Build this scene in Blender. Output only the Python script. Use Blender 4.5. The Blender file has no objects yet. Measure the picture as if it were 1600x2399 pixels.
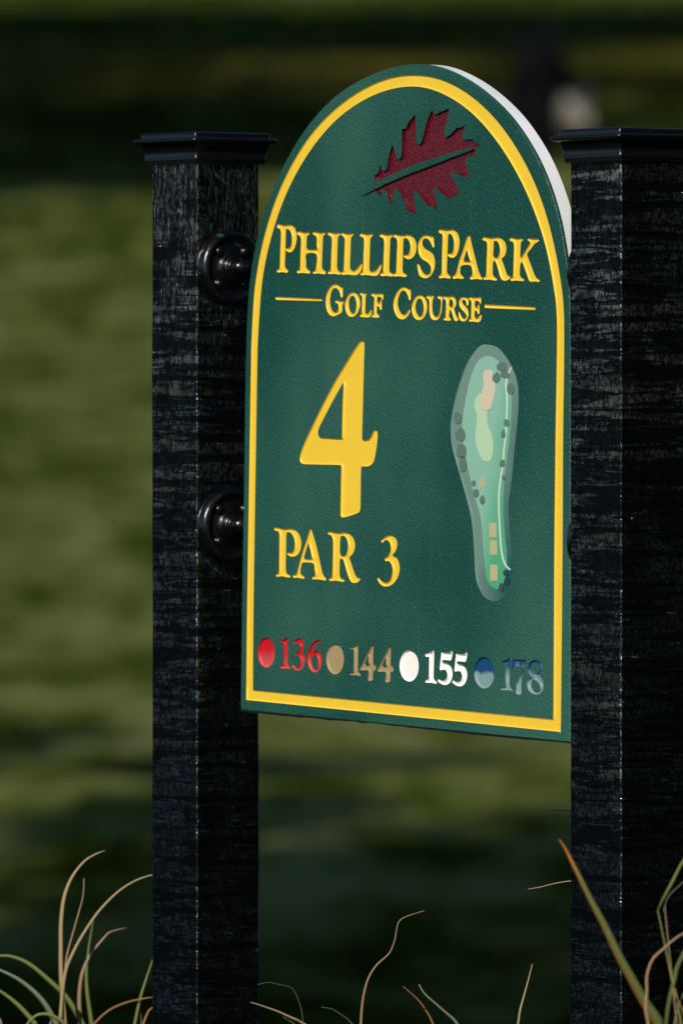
import bpy, bmesh, math, random
import numpy as np
from mathutils import Vector, Matrix, noise
from mathutils.geometry import delaunay_2d_cdt

# ------------------------------------------------------------------ camera, sky, sun
SC = bpy.context.scene
COL = SC.collection
R = math.radians
F = 22100.0            # focal length in pixels of the 1600 x 2399 photograph
HC = 0.90              # eye height
PITCH = math.atan((1199.5 - 1060.0) / F)
cam_data = bpy.data.cameras.new('camera')
cam = bpy.data.objects.new('camera', cam_data)
COL.objects.link(cam)
cam.location = (0, 0, HC)
cam.rotation_euler = (R(90) - PITCH, 0, 0)
cam_data.sensor_fit = 'AUTO'
cam_data.sensor_width = 36.0
cam_data.lens = F / 2399.0 * 36.0
cam_data.clip_start = 0.1
cam_data.clip_end = 2000.0
cam_data.dof.use_dof = True
cam_data.dof.focus_distance = 10.55
cam_data.dof.aperture_fstop = 8.2
SC.camera = cam

SUN_AZ = Vector((-0.38, -0.925, 0.0)).normalized()
SUN_EL = R(30)
sun_dir = SUN_AZ * math.cos(SUN_EL) + Vector((0, 0, math.sin(SUN_EL)))
world = bpy.data.worlds.new('World')
SC.world = world
world.use_nodes = True
wn = world.node_tree
sky = wn.nodes.new('ShaderNodeTexSky')
sky.sky_type = 'NISHITA'
sky.sun_disc = False
sky.dust_density = 0.2
sky.ozone_density = 4.0
sky.sun_elevation = SUN_EL
sky.sun_rotation = math.atan2(SUN_AZ.x, SUN_AZ.y)
bg = wn.nodes['Background']
wn.links.new(sky.outputs[0], bg.inputs[0])
bg.inputs[1].default_value = 0.10
sl = bpy.data.lights.new('sun', 'SUN')
sl.energy = 4.5
sl.angle = R(0.5)
sl.color = (1.0, 0.93, 0.82)
so = bpy.data.objects.new('sun', sl)
COL.objects.link(so)
so.rotation_euler = sun_dir.to_track_quat('Z', 'Y').to_euler()
SC.view_settings.view_transform = 'Standard'
SC.view_settings.look = 'None'
SC.view_settings.exposure = -0.06
SC.view_settings.gamma = 1.0

# ------------------------------------------------------------------ helpers
def ray(px, py):
    zc = (1199.5 - py) / F
    return Vector(((px - 800.0) / F, math.cos(PITCH) + math.sin(PITCH) * zc,
                   -math.sin(PITCH) + math.cos(PITCH) * zc))

def at(px, py, depth):
    d = ray(px, py)
    return Vector((0, 0, HC)) + d * (depth / d.y)

def tag(o, label=None, cat=None, group=None, kind=None):
    if label: o['label'] = label
    if cat: o['category'] = cat
    if group: o['group'] = group
    if kind: o['kind'] = kind
    return o

def empty(name, loc, rotz=0.0):
    o = bpy.data.objects.new(name, None)
    COL.objects.link(o)
    o.location = loc
    o.rotation_euler = (0, 0, rotz)
    o.empty_display_size = 0.1
    return o

def mesh_obj(name, verts, faces, mat, parent=None, smooth=False):
    me = bpy.data.meshes.new(name)
    me.from_pydata([tuple(v) for v in verts], [], [tuple(f) for f in faces])
    me.update()
    if smooth:
        me.polygons.foreach_set('use_smooth', [True] * len(me.polygons))
    if mat:
        me.materials.append(mat)
    o = bpy.data.objects.new(name, me)
    COL.objects.link(o)
    if parent: o.parent = parent
    return o

def bm_obj(name, bm, mat, parent=None, smooth=False):
    me = bpy.data.meshes.new(name)
    bm.to_mesh(me)
    bm.free()
    if smooth:
        me.polygons.foreach_set('use_smooth', [True] * len(me.polygons))
    if mat: me.materials.append(mat)
    o = bpy.data.objects.new(name, me)
    COL.objects.link(o)
    if parent: o.parent = parent
    return o

class NT:
    """small wrapper to write node materials"""
    def __init__(self, name):
        self.m = bpy.data.materials.new(name)
        self.m.use_nodes = True
        self.t = self.m.node_tree
        self.b = self.t.nodes['Principled BSDF']
    def n(self, typ, **kw):
        nd = self.t.nodes.new(typ)
        for k, v in kw.items():
            if k in nd.bl_rna.properties: setattr(nd, k, v)
        return nd
    def l(self, a, b): self.t.links.new(a, b)
    def coord(self, which='Object', scale=(1, 1, 1), loc=(0, 0, 0)):
        tc = self.n('ShaderNodeTexCoord'); mp = self.n('ShaderNodeMapping')
        mp.inputs['Scale'].default_value = scale
        mp.inputs['Location'].default_value = loc
        self.l(tc.outputs[which], mp.inputs[0])
        return mp.outputs[0]
    def noise(self, vec, scale, detail=3, rough=0.5, dist=0.0):
        nd = self.n('ShaderNodeTexNoise')
        nd.inputs['Scale'].default_value = scale
        nd.inputs['Detail'].default_value = detail
        nd.inputs['Roughness'].default_value = rough
        nd.inputs['Distortion'].default_value = dist
        self.l(vec, nd.inputs['Vector'])
        return nd.outputs[0]
    def ramp(self, fac, stops, interp='LINEAR'):
        r = self.n('ShaderNodeValToRGB')
        r.color_ramp.interpolation = interp
        e = r.color_ramp.elements
        while len(e) < len(stops): e.new(0.5)
        for el, (p, c) in zip(e, stops):
            el.position = p
            el.color = (c, c, c, 1) if isinstance(c, (int, float)) else (*c, 1)
        self.l(fac, r.inputs[0])
        return r.outputs[0]
    def math(self, op, a, b=None, clamp=False):
        nd = self.n('ShaderNodeMath', operation=op, use_clamp=clamp)
        for i, v in enumerate((a, b)):
            if v is None: continue
            if isinstance(v, (int, float)): nd.inputs[i].default_value = v
            else: self.l(v, nd.inputs[i])
        return nd.outputs[0]
    def mix(self, fac, a, b):
        nd = self.n('ShaderNodeMix', data_type='RGBA')
        if isinstance(fac, (int, float)): nd.inputs[0].default_value = fac
        else: self.l(fac, nd.inputs[0])
        for i, v in ((6, a), (7, b)):
            if isinstance(v, tuple): nd.inputs[i].default_value = (*v, 1)
            else: self.l(v, nd.inputs[i])
        return nd.outputs[2]
    def bump(self, h, strength, dist):
        nd = self.n('ShaderNodeBump')
        nd.inputs['Strength'].default_value = strength
        nd.inputs['Distance'].default_value = dist
        self.l(h, nd.inputs['Height'])
        self.l(nd.outputs[0], self.b.inputs['Normal'])
        return nd
    def set(self, color=None, rough=None, spec=None, coat=None, coat_rough=None, trans=None):
        b = self.b
        for key, v in (('Base Color', color), ('Roughness', rough), ('Specular IOR Level', spec),
                       ('Coat Weight', coat), ('Coat Roughness', coat_rough)):
            if v is None: continue
            if isinstance(v, tuple): b.inputs[key].default_value = (*v, 1)
            elif isinstance(v, (int, float)): b.inputs[key].default_value = v
            else: self.l(v, b.inputs[key])
        return self

# ------------------------------------------------------------------ materials
def m_green():
    k = NT('sign green plastic')
    v = k.coord('Object')
    n1 = k.noise(v, 330, 3, 0.55, 0.6)
    n2 = k.noise(k.coord('Object', (1, 1, .7), (.3, 0, .12)), 3.2, 3, 0.5)
    pale_sheen = k.ramp(n2, [(0.40, 0.0), (0.62, 1.0)])  # broad pale areas painted in for the hazy sheen of the face
    streak = k.ramp(k.noise(k.coord('Object', (70, 1, 3.0)), 1.0, 4, 0.6), [(0.60, 0.0), (0.78, 1.0)])
    speck = k.ramp(k.noise(v, 95, 2, 0.5), [(0.735, 0.0), (0.75, 1.0)])
    col = k.mix(pale_sheen, (0.004, 0.058, 0.043), (0.020, 0.100, 0.072))
    col = k.mix(k.math('MULTIPLY', streak, 0.13), col, (0.09, 0.16, 0.13))
    col = k.mix(k.math('MULTIPLY', speck, 0.30), col, (0.10, 0.15, 0.12))
    k.set(col, k.math('ADD', 0.36, k.math('MULTIPLY', pale_sheen, 0.16)), 0.5)
    k.bump(n1, 0.85, 0.0021)
    return k.m

def m_paint(name, col, rough=0.42, spec=0.4, var=0.12):
    k = NT(name)
    v = k.coord('Object')
    n = k.noise(v, 14, 4, 0.6)
    dark = tuple(c * (1 - var) for c in col)
    k.set(k.mix(k.ramp(n, [(0.35, 0.0), (0.65, 1.0)]), dark, col), rough, spec)
    k.bump(k.noise(v, 300, 2), 0.08, 0.0005)
    return k.m

def m_faded(name, col, faded, z0, z1, vert=1.0):
    """paint bleached from below upward, with a ragged boundary (local z in metres)"""
    k = NT(name)
    tc = k.n('ShaderNodeTexCoord')
    sp = k.n('ShaderNodeSeparateXYZ'); k.l(tc.outputs['Object'], sp.inputs[0])
    st = k.coord('Object', (150, 150, 22))
    nz = k.noise(st, 1.0, 4, 0.6)
    z = k.math('ADD', sp.outputs[2], k.math('MULTIPLY', k.math('SUBTRACT', nz, 0.5), 0.034 * vert))
    mr = k.n('ShaderNodeMapRange'); k.l(z, mr.inputs[0])
    mr.inputs[1].default_value = z0; mr.inputs[2].default_value = z1
    k.set(k.mix(mr.outputs[0], faded, col), 0.45, 0.4)
    return k.m

def m_leaf_red():
    k = NT('leaf maroon paint')
    v = k.coord('Object')
    n = k.noise(v, 420, 2, 0.6)
    k.set(k.mix(k.ramp(n, [(0.4, 0.0), (0.7, 1.0)]), (0.055, 0.002, 0.006), (0.150, 0.006, 0.016)), 0.32, 0.5)
    k.bump(n, 0.5, 0.0015)
    return k.m

def m_wood(name, lo, hi, sawtop):
    k = NT(name)
    tc = k.n('ShaderNodeTexCoord'); oi = k.n('ShaderNodeObjectInfo')
    va = k.n('ShaderNodeVectorMath', operation='ADD')
    k.l(tc.outputs['Object'], va.inputs[0]); k.l(oi.outputs['Location'], va.inputs[1])   # so no two posts share a pattern
    def co(sc):
        mp = k.n('ShaderNodeMapping'); mp.inputs['Scale'].default_value = sc
        k.l(va.outputs[0], mp.inputs[0]); return mp.outputs[0]
    grain = k.noise(co((480, 480, 30)), 1.0, 2, 0.6, 0.4)
    saw1 = k.noise(co((22, 22, 300)), 1.0, 3, 0.65, 1.2)
    saw2 = k.noise(co((7, 7, 95)), 1.0, 2, 0.5, 0.5)
    saw = k.math('ADD', k.math('MULTIPLY', saw1, 0.45), k.math('MULTIPLY', saw2, 0.55))
    big = k.noise(co((2, 2, 1)), 2.6, 3, 0.5)
    fine = k.noise(co((1, 1, .6)), 250, 3, 0.7)
    blot = k.noise(co((1, 1, .5)), 34, 4, 0.65, 0.8)
    spz = k.n('ShaderNodeSeparateXYZ'); k.l(tc.outputs['Object'], spz.inputs[0])
    low = k.math('MINIMUM', k.math('MAXIMUM', k.math('MULTIPLY', k.math('SUBTRACT', sawtop, spz.outputs[2]), 0.9), -0.2), 0.2)
    m = k.ramp(k.math('ADD', big, low), [(lo, 0.0), (hi, 1.0)])
    sel = k.n('ShaderNodeMix', data_type='FLOAT')
    k.l(m, sel.inputs[0]); k.l(grain, sel.inputs[2]); k.l(saw, sel.inputs[3])
    ridge = k.ramp(sel.outputs[0], [(0.47, 0.0), (0.54, 1.0)])
    h = k.math('ADD', ridge, k.math('MULTIPLY', fine, 0.22))
    crack = k.noise(co((60, 60, 3.2)), 1.0, 3, 0.5, 0.4)
    h = k.math('ADD', h, k.ramp(crack, [(0.30, -1.6), (0.36, 0.0)]))
    # the gloss is worn off in blotches and in the bottom of the saw marks
    g1 = k.math('ADD', k.math('MULTIPLY', ridge, 0.95), 0.05)
    g2 = k.ramp(fine, [(0.44, 0.06), (0.53, 1.0)])
    g3 = k.ramp(blot, [(0.36, 0.22), (0.62, 1.0)])
    gloss = k.math('MULTIPLY', k.math('MULTIPLY', g1, g2), g3, clamp=True)
    k.set((0.0005, 0.0007, 0.0010), k.math('SUBTRACT', 0.45, k.math('MULTIPLY', gloss, 0.33)), k.math('ADD', 0.08, k.math('MULTIPLY', gloss, 0.92)), gloss, 0.15)
    k.b.inputs['Coat IOR'].default_value = 2.6
    k.b.inputs['Specular Tint'].default_value = (0.74, 0.88, 1.0, 1)
    nb = k.bump(h, 1.0, 0.00036)
    k.l(nb.outputs[0], k.b.inputs['Coat Normal'])
    return k.m

def m_black(name, rough=0.25, bump=0.12):
    k = NT(name)
    v = k.coord('Object')
    chip = k.noise(v, 55, 3, 0.6, 1.0)
    k.set(k.mix(k.ramp(chip, [(0.70, 0.0), (0.72, 1.0)]), (0.0018, 0.0022, 0.0032), (0.010, 0.05, 0.03)), rough, 0.5)
    k.bump(k.noise(v, 140, 3), bump, 0.001)
    return k.m

def m_blade(name, c0, c1, edge=None):
    k = NT(name)
    tc = k.n('ShaderNodeTexCoord'); sp = k.n('ShaderNodeSeparateXYZ'); k.l(tc.outputs['UV'], sp.inputs[0])
    st = k.n('ShaderNodeMapping'); st.inputs['Scale'].default_value = (7, 2.2, 1)
    k.l(tc.outputs['UV'], st.inputs[0])
    n = k.noise(st.outputs[0], 1.0, 4, 0.6)
    f = k.math('ADD', k.math('MULTIPLY', sp.outputs[1], 0.8), k.math('MULTIPLY', k.math('SUBTRACT', n, 0.5), 0.9), clamp=True)
    col = k.mix(f, c0, c1)
    if edge:
        col = k.mix(k.math('MAXIMUM', k.ramp(sp.outputs[0], [(0.74, 0.0), (0.88, 1.0)]), k.ramp(sp.outputs[1], [(0.74, 0.0), (0.86, 1.0)])), col, edge)
    k.set(col, 0.5, 0.3)
    k.b.inputs['Subsurface Weight'].default_value = 0.0
    return k.m

M_GREEN = m_green()
M_YEL = m_paint('sign yellow paint', (0.81, 0.535, 0.036), 0.38, 0.4, 0.05)
M_WHITE_CORE = m_paint('white plastic core', (0.86, 0.88, 0.90), 0.5, 0.4, 0.16)
M_WHITE = m_paint('white paint', (0.88, 0.85, 0.80), 0.45, 0.4, 0.03)
M_TAN = m_paint('tan paint', (0.36, 0.27, 0.14), 0.45, 0.4, 0.12)
M_LEAF = m_leaf_red()
M_WOOD = m_wood('black painted rough sawn wood', 0.42, 0.53, 1.14)
M_WOOD_B = m_wood('black painted cross sawn wood', 0.30, 0.40, 2.0)
M_CAP = m_black('black plastic cap', 0.28, 0.06)
M_IRON = m_black('black painted iron', 0.26, 0.5)
M_GRIME = m_paint('dark grime', (0.006, 0.008, 0.006), 0.6, 0.3, 0.3)

# ------------------------------------------------------------------ sign plane
CP, SP = math.cos(R(53)), math.sin(R(53))
U = Vector((CP, -SP, 0)); N = Vector((-SP, -CP, 0))
ROTZ = -R(53)
W = 0.089                                  # posts are 89 mm square
ZL = CP * W * F / 109.0
corner_l = at(462, 1060, ZL)
S_ = 0.7794
corner_r = corner_l + U * S_
center_l = corner_l - (U + N) * (W / 2); center_l.z = 0
center_r = corner_r - (U + N) * (W / 2); center_r.z = 0
T_SIGN = 0.021
P0 = center_l + N * (T_SIGN / 2)
_d = ray(950, 1700)
_t = (P0 - Vector((0, 0, HC))).dot(N) / _d.dot(N)
ORG = Vector((0, 0, HC)) + _d * _t         # bottom centre of the sign face

def sp2(px, py):
    """pixel of the photograph -> metres on the sign face (along, up)"""
    d = ray(px, py)
    t = (P0 - Vector((0, 0, HC))).dot(N) / d.dot(N)
    p = Vector((0, 0, HC)) + d * t - ORG
    return (p.dot(U), p.z)

def catmull(pts, sub=3):
    n = len(pts); out = []
    for i in range(n):
        p0, p1, p2, p3 = (np.array(pts[(i + k) % n], float) for k in (-1, 0, 1, 2))
        l = np.linalg.norm(p2 - p1)
        for s in range(sub):
            t = s / sub
            a = 0.5 * ((2 * p1) + (-p0 + p2) * t + (2 * p0 - 5 * p1 + 4 * p2 - p3) * t * t + (-p0 + 3 * p1 - 3 * p2 + p3) * t ** 3)
            lin = p1 + (p2 - p1) * t
            dev = a - lin
            dl = np.linalg.norm(dev)
            lim = 0.12 * l
            if dl > lim: a = lin + dev * (lim / dl)
            out.append(tuple(a))
    return out

def loop(pts, ox, oy, sc, smooth=True, sub=3, dx=0, dy=0):
    p = [(ox + (x + dx) / sc, oy + (y + dy) / sc) for x, y in pts]
    if smooth: p = catmull(p, sub)
    return [sp2(*q) for q in p]

def area(l):
    a = np.array(l); b = np.roll(a, -1, 0)
    return 0.5 * float(np.sum(a[:, 0] * b[:, 1] - b[:, 0] * a[:, 1]))

def orient(loops):
    """first loop counter-clockwise, the rest clockwise"""
    out = []
    for i, l in enumerate(loops):
        want = 1 if i == 0 else -1
        out.append(l if area(l) * want > 0 else l[::-1])
    return out

def evenodd(P, loops):
    ins = np.zeros(len(P), bool)
    for l in loops:
        a = np.array(l); b = np.roll(a, -1, 0)
        for (x1, y1), (x2, y2) in zip(a, b):
            c = ((y1 > P[:, 1]) != (y2 > P[:, 1]))
            if c.any():
                xx = (x2 - x1) * (P[:, 1] - y1) / (y2 - y1 + 1e-18) + x1
                ins ^= c & (P[:, 0] < xx)
    return ins

def cdt(loops):
    vs, es = [], []
    for l in loops:
        k = len(vs); m = len(l)
        vs += [Vector(p) for p in l]
        es += [(k + i, k + (i + 1) % m) for i in range(m)]
    r = delaunay_2d_cdt(vs, es, [], 0, 1e-7)
    return [tuple(v) for v in r[0]], [tuple(f) for f in r[2]]

def fill(loops, groups=None):
    """triangles inside loops[0] minus loops[1:], or inside base loop minus every glyph group"""
    v, f = cdt(loops if groups is None else [l for g in groups for l in g])
    V = np.array(v)
    C = np.array([V[list(t)].mean(0) for t in f])
    if groups is None: keep = evenodd(C, loops)
    else:
        keep = evenodd(C, groups[0])
        for g in groups[1:]: keep &= ~evenodd(C, g)
    tris = []
    for t, k in zip(f, keep):
        if not k: continue
        a = V[list(t)]
        ar = (a[1, 0] - a[0, 0]) * (a[2, 1] - a[0, 1]) - (a[2, 0] - a[0, 0]) * (a[1, 1] - a[0, 1])
        tris.append(t if ar > 0 else t[::-1])
    return v, tris

def inset_amount(loops, r):
    """inward direction and allowed inset for every vertex of every loop (filled side on the left)"""
    segA = np.concatenate([np.array(l) for l in loops])
    segB = np.concatenate([np.roll(np.array(l), -1, 0) for l in loops])
    res = []; base = 0; tot = len(segA)
    for l in loops:
        a = np.array(l); m = len(a)
        e = np.roll(a, -1, 0) - a
        e /= np.linalg.norm(e, axis=1)[:, None] + 1e-12
        nrm = np.stack([-e[:, 1], e[:, 0]], 1)
        nv = nrm + np.roll(nrm, 1, 0)
        ln = np.linalg.norm(nv, axis=1)
        nv = nv / (ln[:, None] + 1e-9)
        mit = np.clip(1.0 / np.maximum(0.5 * ln, 0.55), 1, 1.6)
        rv = np.full(m, r)
        for i in range(m):
            p, d = a[i], nv[i]
            ab = segB - segA; ap = segA - p
            den = d[0] * ab[:, 1] - d[1] * ab[:, 0]
            ok = np.abs(den) > 1e-12
            den = np.where(ok, den, 1)
            t = (ap[:, 0] * ab[:, 1] - ap[:, 1] * ab[:, 0]) / den
            s = (ap[:, 0] * d[1] - ap[:, 1] * d[0]) / den
            hit = ok & (t > 1e-6) & (s >= 0) & (s <= 1)
            hit[base + i] = False; hit[base + (i - 1) % m] = False
            if hit.any(): rv[i] = min(r, 0.42 * t[hit].min() / mit[i])
        rv = np.minimum(np.minimum(rv, np.roll(rv, 1) * 1.6), np.roll(rv, -1) * 1.6)
        res.append((nv * mit[:, None], rv)); base += m
    return res

def recess(name, loops, depth, r, mat, parent, steps=4, floor=True):
    """a routed recess: rounded walls sinking from the sign face to a flat floor; local y points into the sign"""
    loops = orient(loops)
    amt = inset_amount(loops, r)
    verts, faces = [], []
    last = []
    for l, (nv, rv) in zip(loops, amt):
        a = np.array(l); m = len(a); k0 = len(verts)
        for s in range(steps + 1):
            th = s / steps * math.pi / 2
            ring = a + nv * (rv * (1 - math.cos(th)))[:, None]
            verts += [(x, depth * math.sin(th), z) for x, z in ring]
        for s in range(steps):
            for i in range(m):
                j = (i + 1) % m
                A = k0 + s * m
                faces.append((A + i, A + j, A + m + j, A + m + i))
        last.append([tuple(p) for p in ring])
    nw = len(faces)
    v, t = fill(last)
    k = len(verts)
    verts += [(x, depth, z) for x, z in v]
    faces += [(k + a, k + b, k + c) for a, b, c in t]
    o = mesh_obj(name, verts, faces, mat, parent)
    sm = [True] * nw + [False] * (len(faces) - nw)
    o.data.polygons.foreach_set('use_smooth', sm)
    return o

def sheet(name, pts, y, mat, parent, thick=0.0003):
    """thin printed layer on the plate, front at local y"""
    l = orient([pts])[0]
    v, t = fill([l])
    n = len(v)
    verts = [(x, y, z) for x, z in v]
    faces = list(t)
    k = len(verts); m = len(l)
    verts += [(x, y, z) for x, z in l] + [(x, y + thick, z) for x, z in l]
    faces += [(k + (i + 1) % m, k + i, k + m + i, k + m + (i + 1) % m) for i in range(m)]
    return mesh_obj(name, verts, faces, mat, parent)
# ------------------------------------------------------------------ traced outlines of the sign (crop origin, crop scale, points)
A_ = (640, 510, 7.84); B_ = (830, 520, 7.84); C_ = (1020, 530, 6.272); D_ = (750, 660, 7.84); E_ = (910, 665, 6.817)
G_ = (640, 1225, 7.127); T_ = (870, 1240, 15.68); FO = (690, 780, 5.224)
Q1 = (600, 1480, 9.224); Q2 = (760, 1490, 9.224); Q3 = (930, 1500, 8.711); Q4 = (1100, 1520, 8.253)
FIVE = [(900,250),(950,250),(1040,258),(1085,250),(1095,220),(1115,215),(1132,235),(1125,310),(1105,390),(1085,410),(1000,405),(930,402),(925,455),(960,460),(1030,475),(1090,530),(1125,620),(1130,710),(1110,800),(1060,880),(985,912),(920,900),(850,855),(825,820),(845,790),(890,815),(950,825),(1000,785),(1025,720),(1015,650),(985,605),(930,600),(885,610),(870,585),(875,500),(885,400),(898,300)]
FOUR = [[(1040,190),(1010,215),(960,310),(890,440),(820,590),(770,700),(780,735),(860,742),(945,745),(945,850),(940,950),(955,972),(1000,965),(1040,945),(1048,900),(1050,752),(1085,748),(1105,720),(1112,650),(1110,590),(1095,580),(1075,615),(1055,620),(1055,450),(1058,250),(1055,205)],
        [(945,430),(905,510),(870,590),(880,612),(950,610),(948,520)]]
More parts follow.
